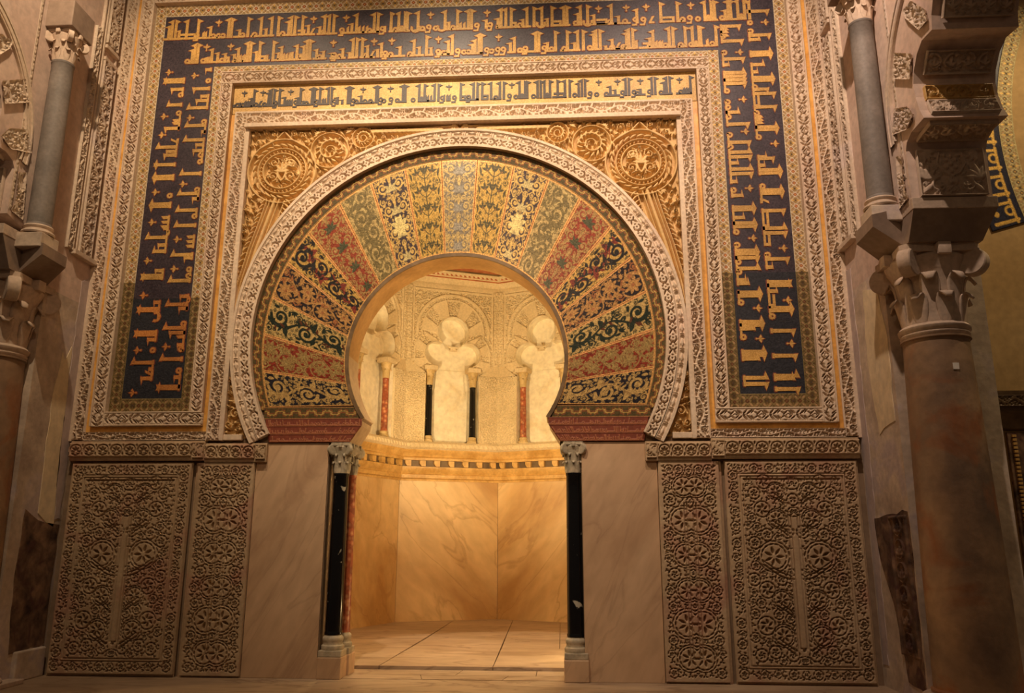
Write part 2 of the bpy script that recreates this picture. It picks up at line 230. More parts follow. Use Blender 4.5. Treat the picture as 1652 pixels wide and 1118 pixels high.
# ------------------------------------------------------------ ornament drawn on a grid: heights and mosaic colours
class Cv:
    def __init__(s,W,L,g,col=(.7,.55,.42),met=0.,H=0.):
        s.W,s.L,s.g=W,L,g
        s.nu=max(2,int(round(W/g))+1); s.nv=max(2,int(round(L/g))+1)
        s.u=np.linspace(0,W,s.nu); s.v=np.linspace(0,L,s.nv)
        s.U,s.V=np.meshgrid(s.u,s.v)
        s.H=np.full((s.nv,s.nu),float(H)); s.C=np.zeros((s.nv,s.nu,4)); s.C[...,:3]=col; s.C[...,3]=met
    def stroke(s,P,w,h=1.,col=None,met=0.,cut=False,rnd=.25):
        P=np.asarray(P,float)
        if len(P)==1: P=np.vstack([P,P+1e-5])
        w=np.full(len(P),w,float) if np.isscalar(w) else np.asarray(w,float)
        m=w.max()/2+s.g
        i0=max(0,int((P[:,0].min()-m)/s.W*(s.nu-1))); i1=min(s.nu,int((P[:,0].max()+m)/s.W*(s.nu-1))+2)
        j0=max(0,int((P[:,1].min()-m)/s.L*(s.nv-1))); j1=min(s.nv,int((P[:,1].max()+m)/s.L*(s.nv-1))+2)
        if i1<=i0 or j1<=j0: return
        X=s.U[j0:j1,i0:i1]; Y=s.V[j0:j1,i0:i1]
        A=P[:-1];D=P[1:]-A; l2=(D**2).sum(1)+1e-12
        dx=X[...,None]-A[:,0]; dy=Y[...,None]-A[:,1]
        t=np.clip((dx*D[:,0]+dy*D[:,1])/l2,0,1)
        d=np.hypot(dx-t*D[:,0],dy-t*D[:,1]); hw=(w[:-1]+(w[1:]-w[:-1])*t)/2
        e=hw-d; k=e.argmax(-1)[...,None]; e=np.take_along_axis(e,k,-1)[...,0]; q=np.clip(1-e/np.maximum(np.take_along_axis(hw,k,-1)[...,0],1e-4),0,1)
        cov=np.clip(e/s.g+.5,0,1)
        Hs=s.H[j0:j1,i0:i1]
        if cut: np.minimum(Hs,1-cov*h,out=Hs)
        elif h>0: np.maximum(Hs,cov*h*(1-rnd*q*q),out=Hs)
        if col is not None:
            Cs=s.C[j0:j1,i0:i1]; c=cov[...,None]; Cs*=1-c; Cs+=c*np.array([*col,met])
    def line(s,x0,y0,x1,y1,w,**k): s.stroke([(x0,y0),(x1,y1)],w,**k)
    def ring(s,cx,cy,r,w,ry=None,a0=0,a1=2*PI,**k):
        n=max(10,int(r*(a1-a0)/s.g/1.5)+3); n=min(n,48); a=np.linspace(a0,a1,n)
        s.stroke(np.c_[cx+r*np.cos(a),cy+(ry or r)*np.sin(a)],w,**k)
    def disc(s,cx,cy,r,**k): s.stroke([(cx,cy)],2*r,**k)
    def leaf(s,x,y,a,l,w,bend=0.,**k):
        t=np.linspace(0,1,6); aa=a+bend*t; px=x+np.concatenate([[0],np.cumsum(np.cos(aa[1:])*l/5)]); py=y+np.concatenate([[0],np.cumsum(np.sin(aa[1:])*l/5)])
        s.stroke(np.c_[px,py],w*np.sin(PI*(.12+.86*t))+1e-4,**k)
    def spiral(s,x,y,r,a,d=1,turn=1.5,w=None,w1=.4,rin=.22,**k):
        n=int(10+turn*12); t=np.linspace(0,1,n); rr=r*(1-(1-rin)*t**.8); aa=a+d*turn*2*PI*t
        w=w or r*.22; s.stroke(np.c_[x+rr*np.cos(aa),y+rr*np.sin(aa)],w*(1-(1-w1)*t),**k)
        return x+rr[-1]*math.cos(aa[-1]),y+rr[-1]*math.sin(aa[-1])
    def rosette(s,x,y,r,n=7,**k):
        for i in range(n):
            a=2*PI*i/n+.3; s.leaf(x+r*.2*math.cos(a),y+r*.2*math.sin(a),a,r*.8,r*.42,**k)
        s.disc(x,y,r*.16,**k)
    def palm(s,x,y,r,a,n=5,sp=2.2,**k):
        for i in range(n):
            b=a+(i/(n-1)-.5)*sp; s.leaf(x,y,b,r*(1-.25*abs(i/(n-1)-.5)*2),r*.34,bend=(i/(n-1)-.5)*.9,**k)
    def curl(s,x,y,r,a,d=1,leaves=3,**k):
        s.spiral(x,y,r*.82,a,d,1.35,r*.26,.7,**k); s.disc(x,y,r*.2,**k)
        for i in range(leaves):
            b=a+d*(i+.4)*1.5; s.leaf(x+r*.75*math.cos(b),y+r*.75*math.sin(b),b+d*.9,r*.5,r*.26,bend=d*.5,**k)
    def mirror(s):
        k=s.nu//2; s.H[:,s.nu-k:]=s.H[:,:k][:,::-1]; s.C[:,s.nu-k:]=s.C[:,:k][:,::-1]
    def fill(s,seed,radii,tries,mask=None,kinds=(0,1,2,3),**k):
        rg=random.Random(seed); pts=[]
        for r,n in zip(radii,tries):
            for _ in range(n):
                x=rg.uniform(r*.6,s.W-r*.6); y=rg.uniform(r*.6,s.L-r*.6)
                if mask is not None and not mask(x,y,r): continue
                if any((x-a)**2+(y-b)**2<(r+c)**2*.80 for a,b,c in pts): continue
                bad=False
                for q in range(7):
                    a=q*PI/3; f=.8 if q<6 else 0
                    i=min(s.nu-1,max(0,int((x+r*f*math.cos(a))/s.W*(s.nu-1)))); j=min(s.nv-1,max(0,int((y+r*f*math.sin(a))/s.L*(s.nv-1))))
                    if s.H[j,i]>.3: bad=True;break
                if bad: continue
                pts.append((x,y,r)); t=rg.choice(kinds); a=rg.uniform(0,2*PI); d=rg.choice((-1,1))
                if t==0: s.curl(x,y,r*1.02,a,d,**k)
                elif t==1: s.palm(x-r*.8*math.cos(a),y-r*.8*math.sin(a),r*1.8,a,5,1.9,**k)
                elif t==2: s.rosette(x,y,r*.98,6,**k)
                else:
                    s.spiral(x,y,r*.95,a,d,1.1,r*.3,.6,**k); s.leaf(x-r*.3*math.cos(a),y-r*.3*math.sin(a),a,r,r*.45,bend=d,**k)
        return s
    def pierce(s,seed,radii,tries,mask=None,k=1.):
        """drill rosettes and crescents of small holes into a flat face"""
        rg=random.Random(seed); pts=getattr(s,'pts',[])
        for r,n in zip(radii,tries):
            for _ in range(n):
                x=rg.uniform(0,s.W); y=rg.uniform(0,s.L)
                if mask is not None and not mask(x,y,r): continue
                if any((x-a)**2+(y-b)**2<((r+c)*.93)**2 for a,b,c in pts): continue
                pts.append((x,y,r)); a0=rg.uniform(0,6.28); d=rg.choice((-1,1))
                if r<.02*k: s.leaf(x-r*.8*math.cos(a0),y-r*.8*math.sin(a0),a0,r*1.7,r*.85,cut=True); continue
                if r<.034*k:
                    for j in range(3): b=a0+j*2.09; s.leaf(x+r*.2*math.cos(b),y+r*.2*math.sin(b),b+.5*d,r*.75,r*.42,bend=d*.8,cut=True)
                    continue
                s.disc(x,y,r*.10,cut=True)
                for j in range(5): b=a0+j*1.257; s.leaf(x+r*.24*math.cos(b),y+r*.24*math.sin(b),b+d*.7,r*.36,r*.17,bend=d*.9,cut=True)
                m=max(5,int(r/.0078)); m=min(m,10)
                for j in range(m):
                    b=a0+j*6.283/m; s.leaf(x+r*.84*math.cos(b),y+r*.84*math.sin(b),b+d*1.45,r*4.6/m,r*.20,bend=d*.7,cut=True)
        s.pts=pts; return s
    def tile(s,n):
        o=Cv.__new__(Cv); o.g=s.g; o.W=s.W*n; o.L=s.L
        o.H=np.concatenate([np.tile(s.H[:,:-1],(1,n)),s.H[:,-1:]],1); o.C=np.concatenate([np.tile(s.C[:,:-1],(1,n,1)),s.C[:,-1:]],1)
        o.nv,o.nu=o.H.shape; o.u=np.linspace(0,o.W,o.nu); o.v=np.linspace(0,o.L,o.nv); o.U,o.V=np.meshgrid(o.u,o.v); return o
def sheet(name,cv,mapf,depth,mat,parent=None,mask=None,skirt=.03,colors=True,smooth=True):
    """turn a canvas into a relief mesh; mapf(U,V,h)->(x,y,z) arrays, h outward from the surface"""
    H=cv.H*depth; U,V=cv.U,cv.V; C=cv.C
    if mask is None and skirt:
        H=np.pad(H,1,mode='constant',constant_values=-skirt); U=np.pad(U,1,mode='edge'); V=np.pad(V,1,mode='edge'); C=np.pad(C,((1,1),(1,1),(0,0)),mode='edge')
    nv,nu=H.shape; X,Y,Z=mapf(U,V,H); P=np.stack([X,Y,Z],-1).reshape(-1,3)
    idx=np.arange(nu*nv).reshape(nv,nu); F=np.stack([idx[:-1,:-1],idx[:-1,1:],idx[1:,1:],idx[1:,:-1]],-1)
    if mask is not None:
        k=mask[:-1,:-1]&mask[:-1,1:]&mask[1:,1:]&mask[1:,:-1]; F=F[k]
    F=F.reshape(-1,4); CC=C.reshape(-1,4)
    if mask is not None:
        used=np.zeros(len(P),bool); used[F.ravel()]=True; rem=np.cumsum(used)-1; P=P[used]; CC=CC[used]; F=rem[F]
    return mesh_np(name,P,F,mat,parent,smooth,CC if colors else None)
def flat(O,Ud,Vd,Nn):
    """straight map from canvas metres to world"""
    O,Ud,Vd,Nn=[np.array(a,float) for a in (O,Ud,Vd,Nn)]
    def f(U,V,h): return tuple(O[i]+U*Ud[i]+V*Vd[i]+h*Nn[i] for i in range(3))
    return f
FRONT=(0,-1,0)
# ---- tiles
def t_lattice(W,p,g=.0058,vert=False):
    """stucco lattice: nested leaf holes and a dotted diamond"""
    c=Cv(p,W,g,H=1.); m=W/2; k=dict(cut=True)
    for sgn in (-1,1):
        for (u0,v0,u1,v1,w) in ((.04,.10,.20,.40,.13),(.17,.05,.40,.40,.12),(.33,.12,.46,.40,.09),(.60,.06,.44,.30,.09),(.97,.12,.82,.40,.12),(.55,.42,.66,.42,.05)):
            a=math.atan2(sgn*(v1-v0)*W,(u1-u0)*p); l=math.hypot((v1-v0)*W,(u1-u0)*p); c.leaf(u0*p,m+sgn*v0*W,a,l,w*W,bend=sgn*.15,**k)
        c.leaf(.55*p,m+sgn*.02*W,sgn*.75,.22*p,.10*W,**k); c.leaf(.88*p,m+sgn*.02*W,PI-sgn*.75,.20*p,.10*W,**k)
    for q in (.66,.72,.78): c.disc(q*p,m+(.05 if q==.72 else 0)*W,W*.035,**k)
    c.leaf(.02*p,m,0,.10*p,.10*W,**k)
    for e in (.02,.98): c.line(0,e*W,p,e*W,W*.03,cut=True,h=.3)
    return c
def t_vine(W,p,seed=1,g=.0062):
    """broad wavy stem with curls and leaves between two fillets, deeply undercut"""
    c=Cv(p,W,g); t=np.linspace(0,1,40); A=W*.20
    c.stroke(np.c_[t*p,W/2+A*np.sin(2*PI*t)],W*.17)
    for i,(u,s) in enumerate(((.25,-1),(.75,1))):
        c.curl(u*p,W/2+s*W*.17,W*.31,PI/2*-s,s,4)
    rg=random.Random(seed)
    for i in range(9):
        u=(i+.5)/9; y=W/2+A*math.sin(2*PI*u); a=rg.choice((1,-1))*rg.uniform(.9,1.6); c.leaf(u*p,y,a,W*.38,W*.20,bend=rg.uniform(-.6,.6))
    c.fill(seed,[W*.14,W*.09,W*.06],[60,120,200],kinds=(1,3))
    c.line(0,0,p,0,W*.18); c.line(0,W,p,W,W*.18)
    return c
def t_ring(W,p,g=.0055):
    c=Cv(p,W,g,H=1.)
    for s in (-1,1):
        m=W/2
        c.stroke([(.05*p,m+s*.28*W),(.20*p,m+s*.34*W),(.36*p,m+s*.10*W),(.28*p,m+s*.02*W)],[.05*W,.13*W,.12*W,.05*W],cut=True)
        c.leaf(.42*p,m+s*.12*W,s*1.1,.26*W,.13*W,cut=True)
        c.leaf(.60*p,m+s*.34*W,-s*.7,.28*W,.12*W,cut=True)
        c.stroke([(.70*p,m+s*.05*W),(.80*p,m+s*.20*W),(.92*p,m+s*.30*W)],[.05*W,.13*W,.06*W],cut=True)
    c.disc(.55*p,W/2,.06*W,cut=True); c.disc(.97*p,W/2,.07*W,cut=True); c.disc(.12*p,W/2,.06*W,cut=True)
    return c
def t_bead(W,p,g=.006):
    c=Cv(p,W,g,H=.0); c.stroke([(.10*p,W/2),(.42*p,W/2),(.66*p,W/2)],[.1*W,.62*W,.1*W],rnd=.7,h=1)
    for q in (.76,.90): c.stroke([(q*p,W*.28),(q*p,W*.72)],W*.16,rnd=.5)
    c.line(0,.04*W,p,.04*W,.16*W,h=.8); c.line(0,.96*W,p,.96*W,.16*W,h=.8)
    return c
def t_circ(W,p,g=.006):
    c=Cv(p,W,g,H=1.); x,y=p/2,W/2; r=min(p,W)*.40
    c.ring(x,y,r,W*.07,cut=True,ry=W*.36)
    for i in range(5):
        a=PI/2+(i-2)*.85; c.leaf(x+.1*r*math.cos(a),y-.2*r+.1*r*math.sin(a),a,r*.75,W*.10,cut=True)
    for s in (-1,1):
        c.leaf(x+s*r*.2,y-.55*r,-PI/2+s*1.2,r*.5,W*.09,cut=True)
        for e in (.06,.94):
            c.leaf(p/2-s*p*.5,W*e+(.5-e)*W*.12,PI/2 if e<.5 else -PI/2,W*.22,W*.10,cut=True)
    c.line(0,.015*W,p,.015*W,.04*W,cut=True); c.line(0,.985*W,p,.985*W,.04*W,cut=True)
    return c
def t_star(W,p,g=.007,bg=(.36,.23,.09),ln=(.70,.60,.43),red=(.33,.07,.03),dk=(.09,.06,.04),gold=(.72,.45,.13)):
    """interlaced circles with red diamonds"""
    c=Cv(p,W,g,col=bg,met=.4); m=W/2; k=dict(h=0)
    for x in (0,p):
        c.stroke([(x,.04*W),(x,.96*W)],[.02*W,.02*W],col=dk,**k); 
        c.disc(x,m,.07*W,col=dk,**k)
        for s in (-1,1): c.leaf(x,m+s*.12*W,s*PI/2,.30*W,.13*W,col=gold,met=.6,**k)
    for s in (-1,1):
        for e in (-1,1): c.leaf(p/2+s*.17*p,m+e*.15*W,e*(PI/4 if s>0 else 3*PI/4),.30*W,.15*W,col=(.40,.25,.12),**k)
    for x,y in ((0,m),(p,m),(p/2,-.0*W-m*.15),(p/2,W+m*.15)):
        c.ring(x,y,p*.5,.055*W,ry=.52*W,col=ln,**k)
    d=.21*W
    c.stroke([(p/2-d,m),(p/2,m+d),(p/2+d,m),(p/2,m-d),(p/2-d,m)],.11*W,col=ln,**k)
    c.stroke([(p/2-d*.45,m),(p/2,m+d*.45),(p/2+d*.45,m),(p/2,m-d*.45),(p/2-d*.45,m)],.13*W,col=red,**k); c.disc(p/2,m,.05*W,col=gold,**k)
    c.line(0,.02*W,p,.02*W,.06*W,col=ln,**k); c.line(0,.98*W,p,.98*W,.06*W,col=ln,**k)
    return c
def t_chain(W,p,g=.0055,bg=(.085,.060,.022),a=(.50,.31,.09),b=(.30,.085,.03)):
    """two interlocked rows of stepped links between thin gold lines"""
    c=Cv(p,W,g,col=bg,met=.1); k=dict(h=0)
    for x0,yb,sg in ((0,.40,1),(p,.40,1),(p/2,.60,-1)):
        for dy,colr,w in ((0,a,.060*W),(-.13,b,.05*W)):
            y0=(yb+sg*dy)*W
            c.stroke([(x0-.40*p,y0-sg*.10*W),(x0-.30*p,y0),(x0-.20*p,y0),(x0-.20*p,y0+sg*.24*W),(x0+.20*p,y0+sg*.24*W),(x0+.20*p,y0),(x0+.30*p,y0),(x0+.40*p,y0-sg*.10*W)],w,col=colr,met=.3,**k)
    for q in (.25,.75): c.ring(p*q,W*.5,.07*W,.045*W,col=a,**k)
    c.line(0,.03*W,p,.03*W,.05*W,col=(.52,.27,.09),met=.3,**k); c.line(0,.97*W,p,.97*W,.05*W,col=(.40,.19,.07),met=.3,**k)
    return c
def bandto(tile,length):
    n=max(1,int(round(length/tile.W))); t=tile.tile(n); k=length/t.W; t.U=t.U*k; t.W=length; t.u=t.u*k; return t
def band(name,tilef,W,p,O,Ud,Vd,length,depth,mat,parent=None,colors=False,Nn=FRONT,skirt=.03,**kw):
    n=max(1,int(round(length/p))); t=tilef(W,length/n,**kw).tile(n)
    return sheet(name,t,flat(O,Ud,Vd,Nn),depth,mat,parent,colors=colors,skirt=skirt)
def arcmap(cx,cz,r0,y,sy=1.,a0=0.,dirn=1):
    """canvas u = angle (rad) measured clockwise from the top, v = radius offset"""
    def f(U,V,h):
        r=r0+V; a=a0+dirn*U; return cx+r*np.sin(a), y-h, cz+sy*r*np.cos(a)
    return f
# ---- kufic letters
def letters(rows,name_parent,mapf,H,mat_l,mat_e,h0,bars=False,thick=.006):
    """one mesh per connected word or fleuron; tokens: kind position,(height)"""
    for row,base in rows:
        items=[]
        for tk in row.split():
            a=tk[1:].split(','); items.append((tk[0],float(a[0]),float(a[1]) if len(a)>1 else None))
        spans=[(min(a,b),max(a,b)) for c,a,b in items if c in '-k']
        ext=[]
        for it in items:
            c,a,b=it
            if c in '-k': ext.append((min(a,b),max(a,b),it))
            else: ext.append((a-.035,a+.035,it) if not bars else (a-.055,a+.055,it))
        ext.sort(key=lambda e:e[0]); groups=[]; cur=None; fl=[e for e in ext if e[2][0]=='f']
        for e in ext:
            if e[2][0]=='f': continue
            if cur and e[0]<cur[1]: cur[1]=max(cur[1],e[1]); cur[2].append(e)
            else: cur=[e[0],e[1],[e]]; groups.append(cur)
        for kind,grp in [('word',g[2]) for g in groups]+[('fleuron',[f]) for f in fl]:
            polys=[]
            w=(.047 if bars else .038)*H/.31
            for x0,x1,(c,a,b) in grp:
                def rect(u0,v0,u1,v1): polys.append([(u0,v0),(u1,v0),(u1,v1),(u0,v1)])
                def ringp(u,v,r,ri=.35):
                    n=10
                    for i in range(n):
                        a0=2*PI*i/n;a1=2*PI*(i+1)/n
                        polys.append([(u+r*math.cos(a0),v+r*math.sin(a0)),(u+r*math.cos(a1),v+r*math.sin(a1)),(u+ri*r*math.cos(a1),v+ri*r*math.sin(a1)),(u+ri*r*math.cos(a0),v+ri*r*math.sin(a0))])
                def shaft(u,hh,sd):
                    t=hh*H; s_=w/2; polys.append([(u-s_*1.05,0),(u+s_*1.05,0),(u+s_*.9,t*.93),(u-s_*.9,t*.93)])
                    f=w*1.15
                    polys.append([(u-sd*s_*1.0,t*.99),(u-sd*s_*.9,t*.86),(u+sd*s_*.9,t*.80),(u+sd*(s_+f),t*.86)] if sd>0 else [(u+s_*1.0,t*.99),(u-s_-f,t*.86),(u-s_*.9,t*.80),(u+s_*.9,t*.86)])
                if c=='I': shaft(a,b or .97,1)
                elif c=='J': shaft(a,b or .97,-1)
                elif c=='h': shaft(a,b or .5,-1)
                elif c=='t': polys.append([(a-w*.45,0),(a+w*.45,0),(a+w*.35,H*.36),(a-w*.5,H*.26)])
                elif c=='o': ringp(a,H*.11,H*.125)
                elif c=='r': ringp(a,H*.18,H*.12); polys.append([(a+H*.05,H*.12),(a+H*.12,H*.16),(a+H*.06,-H*.06),(a-H*.02,-H*.06)]); rect(a-H*.14,-H*.10,a+H*.06,-H*.02)
                elif c=='u':
                    for i in range(8):
                        a0=-PI*1.15+PI*1.3*i/8;a1=-PI*1.15+PI*1.3*(i+1)/8; R1=H*.22;R0=H*.12
                        polys.append([(a+R1*math.cos(a0),H*.15+R1*math.sin(a0)),(a+R1*math.cos(a1),H*.15+R1*math.sin(a1)),(a+R0*math.cos(a1),H*.15+R0*math.sin(a1)),(a+R0*math.cos(a0),H*.15+R0*math.sin(a0))])
                elif c=='m': polys.append([(a-H*.10,H*.05),(a-H*.03,0),(a+H*.13,H*.32),(a+H*.02,H*.30)]); rect(a-H*.10,-H*.02,a+H*.12,H*.07)
                elif c=='X':
                    shaft(a-H*.13,.97,-1); shaft(a+H*.13,.97,1); polys.append([(a-H*.20,0),(a+H*.20,0),(a+H*.04,H*.28),(a-H*.04,H*.28)])
                elif c=='k': rect(a,H*.17,b,H*.27); rect(a,0,b,H*.09); rect(b-w*.8,H*.05,b,H*.25); 
                elif c=='-': rect(a,-H*.01,b,H*.085)
                elif c=='f':
                    cy=H*.74; q=H*.14
                    polys.append([(a,cy+q*1.15),(a-q*.35,cy+q*.3),(a,cy-q*.5),(a+q*.35,cy+q*.3)])
                    for s_ in (-1,1): polys.append([(a,cy-q*.35),(a+s_*q*.55,cy+q*.45),(a+s_*q*1.15,cy+q*.15),(a+s_*q*.4,cy-q*.35)])
                    polys.append([(a-q*.14,cy-q*.3),(a+q*.14,cy-q*.3),(a+q*.12,cy-q),(a-q*.12,cy-q)]); polys.append([(a+q*.26*math.cos(z),cy-q*1.05+q*.26*math.sin(z)) for z in [i*PI/3 for i in range(6)]])
            if bars and kind=='word':
                xs=[e[2][1] for e in grp]; polys.append([(min(xs)-w*.6,0),(max(xs)+w*.6,0),(max(xs)+w*.6,H*.085),(min(xs)-w*.6,H*.085)])
            B=MB(); mi=[]
            for n_,p in enumerate(polys):
                # a hair of height difference so overlapping strokes of one word never coincide
                hh=h0+thick+.0004*(n_%7)
                nf=len(B.F); B.prism(p,lambda u,v,h:mapf(u,base+v,h),h0,hh); mi+= [0]*(len(B.F)-nf)
                if mat_e is not None:
                    cx=sum(q[0] for q in p)/len(p); cy=sum(q[1] for q in p)/len(p); e=.010*H/.31
                    ex=[]
                    for q in p:
                        d=math.hypot(q[0]-cx,q[1]-cy)+1e-6; ex.append((q[0]+(q[0]-cx)/d*e*1.2,q[1]+(q[1]-cy)/d*e*1.2))
                    nf=len(B.F); B.prism(ex,lambda u,v,h:mapf(u,base+v,h),h0,h0+thick*.45+.0003*(n_%5)); mi+=[1]*(len(B.F)-nf)
            o=B.build(kind,mat_l,name_parent)
            if mat_e is not None:
                o.data.materials.append(mat_e); o.data.polygons.foreach_set('material_index',np.array(mi,dtype=np.int32))
# ============================================================ THE MIHRAB WALL
CI=3.482; RI=1.27; CO=3.68; RO=2.29; CB=3.72; RB=2.42; CR=3.742; RR=2.628; SY=.985
ZI0,ZI1=2.51,2.78
def arc(cx,cz,r,a0,a1,n,sy=SY): return [(cx+r*math.sin(a0+(a1-a0)*i/n),cz+sy*r*math.cos(a0+(a1-a0)*i/n)) for i in range(n+1)]
AE=math.acos(-(CI-ZI1)/(RI*SY)); opening=[(-1.42,-.2),(-1.42,ZI0),(-1.19,ZI0)]+arc(0,CI,RI,-AE,AE,64)+[(1.19,ZI0),(1.42,ZI0),(1.42,-.2)]
# masonry wall behind all facings, with the horseshoe opening
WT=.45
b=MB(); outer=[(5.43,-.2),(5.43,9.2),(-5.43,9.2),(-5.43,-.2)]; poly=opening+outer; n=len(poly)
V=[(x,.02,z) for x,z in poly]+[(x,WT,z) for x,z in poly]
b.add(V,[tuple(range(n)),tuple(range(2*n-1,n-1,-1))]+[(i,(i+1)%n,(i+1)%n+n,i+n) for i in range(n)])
struct(b.build('wall_back',M['shaded_masonry']))
# ---- floor
b=MB(); b.box(-9,9,-13,.02,-.2,0); struct(b.build('floor',M['floor']))
fl2=MB(); fl2.box(-5,5,.02,8,-.2,-.006); struct(fl2.build('floor_niche_bed',M['darkbronze']))
def slabs(name,cells,z0,z1,mat):
    e=empty(name,(0,1,0)); struct(e)
    for pl in cells:
        b=MB(); cx=sum(p[0] for p in pl)/len(pl); cy=sum(p[1] for p in pl)/len(pl)
        q=[(x+(cx-x)*.004/max(.1,abs(cx-x)) ,y+(cy-y)*.004/max(.1,abs(cy-y))) for x,y in pl]
        b.prism(q,lambda a,c,h:(a,c,h),z0,z1); b.build('slab',mat,e)
    return e
slabs('floor_threshold',[[(-1.42,.02),(-.30,.02),(-.36,.30),(-1.42,.30)],[(-.30,.02),(.55,.02),(.60,.30),(-.36,.30)],[(.55,.02),(1.42,.02),(1.42,.30),(.60,.30)],
  [(-1.42,.30),(.02,.30),(.06,.66),(-1.42,.66)],[(.02,.30),(.90,.30),(.90,.66),(.06,.66)],[(.90,.30),(1.42,.30),(1.42,.66),(.90,.66)]],-.1,.004,M['floor'])
slabs('floor_niche',[[(-1.5,.66),(-.9,.66),(-.8,4),(-2.4,4)],[(-.9,.66),(.4,.66),(.35,3.2),(-.8,3.2)],[(.4,.66),(1.5,.66),(1.6,2.3),(.38,2.3)],[(-.8,3.2),(.35,3.2),(.3,6.3),(-.75,6.3)],
  [(.38,2.3),(1.15,2.3),(1.15,4),(.34,4)],[(1.15,2.3),(1.7,2.2),(2.5,4),(1.15,4)],[(.34,4),(1.15,4),(1.15,6.1),(.3,6.3)],[(1.15,4),(2.5,4),(1.75,5.7),(1.15,6.1)],[(-2.4,4),(-.8,4),(-.75,6.3),(-1.75,5.7)]],-.1,.042,M['floor'])
# ------------------------------------------------------------ horseshoe arch with mosaic voussoirs
arch=lab(empty('horseshoe_arch',(0,0,ZI1)),'horseshoe arch of the prayer niche faced with fanned mosaic wedges in gold, red and navy','arch')
def strip(name,path,y0,y1,mat,parent,n=1):
    V=[];F=[]
    for x,z in path: V+= [(x,y0,z),(x,y1,z)]
    for i in range(len(path)-1): F.append((2*i,2*i+2,2*i+3,2*i+1))
    return mesh_np(name,np.array(V),[list(f) for f in F],mat,parent,True)
def thick_arc(name,cx,cz,r0,r1,a0,a1,y0,y1,mat,parent,n=64,sy=SY):
    b=MB(); i_=arc(cx,cz,r0,a0,a1,n,sy); o_=arc(cx,cz,r1,a0,a1,n,sy); V=[];F=[]
    for p,q in zip(i_,o_): V+=[(p[0],y0,p[1]),(q[0],y0,q[1]),(q[0],y1,q[1]),(p[0],y1,p[1])]
    for i in range(n):
        for k in range(4): F.append((4*i+k,4*i+(k+1)%4,4*i+4+(k+1)%4,4*i+4+k))
    F+=[(0,1,2,3),(4*n,4*n+3,4*n+2,4*n+1)]; b.add(V,F); return b.build(name,mat,parent,smooth='auto')
split=math.radians(88)
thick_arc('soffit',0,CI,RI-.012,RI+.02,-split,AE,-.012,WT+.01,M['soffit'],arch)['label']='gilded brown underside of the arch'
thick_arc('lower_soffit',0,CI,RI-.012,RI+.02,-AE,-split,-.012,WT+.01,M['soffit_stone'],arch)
thick_arc('edge_fillet',0,CI,RI-.02,RI+.022,-AE,AE,-.028,.0,M['darkbronze'],arch)
OA=[0,5.6,17,28.5,40,53,64.3,75.6,87.2,98.4,109.5]; IA=[0,6.9,19.9,33,45.5,57.8,67.6,78.1,91,103.5,115.9]
G1=(.78,.48,.12); DK=(.045,.05,.045)
STY={0:dict(bg=(.20,.165,.12),m=(.46,.33,.13),a=(.28,.25,.2),k='c',n=5,bm=.2),
 1:dict(bg=(.50,.31,.075),m=(.085,.07,.03),a=(.26,.13,.04),k='t',n=5,bm=.6),
 2:dict(bg=(.055,.038,.045),m=(.56,.37,.12),a=(.50,.40,.18),k='c',n=4,bm=.1),
 3:dict(bg=(.47,.34,.14),m=(.19,.145,.06),a=(.50,.38,.16),k='r',n=5,bm=.5),
 4:dict(bg=(.33,.065,.035),m=(.46,.29,.11),a=(.10,.10,.055),k='c',n=4,bm=.1),
 5:dict(bg=(.56,.35,.10),m=(.028,.026,.026),a=(.22,.045,.03),k='x',n=4,bm=.9),
 6:dict(bg=(.028,.022,.026),m=(.50,.27,.095),a=(.38,.15,.06),k='f',n=4,bm=.05),
 7:dict(bg=(.58,.40,.15),m=(.024,.034,.024),a=(.12,.04,.02),k='r',n=3,bm=.8),
 8:dict(bg=(.30,.045,.025),m=(.42,.27,.10),a=(.46,.33,.12),k='f',n=5,bm=.1),
 9:dict(bg=(.024,.022,.030),m=(.58,.38,.14),a=(.42,.26,.10),k='r',n=3,bm=.05)}
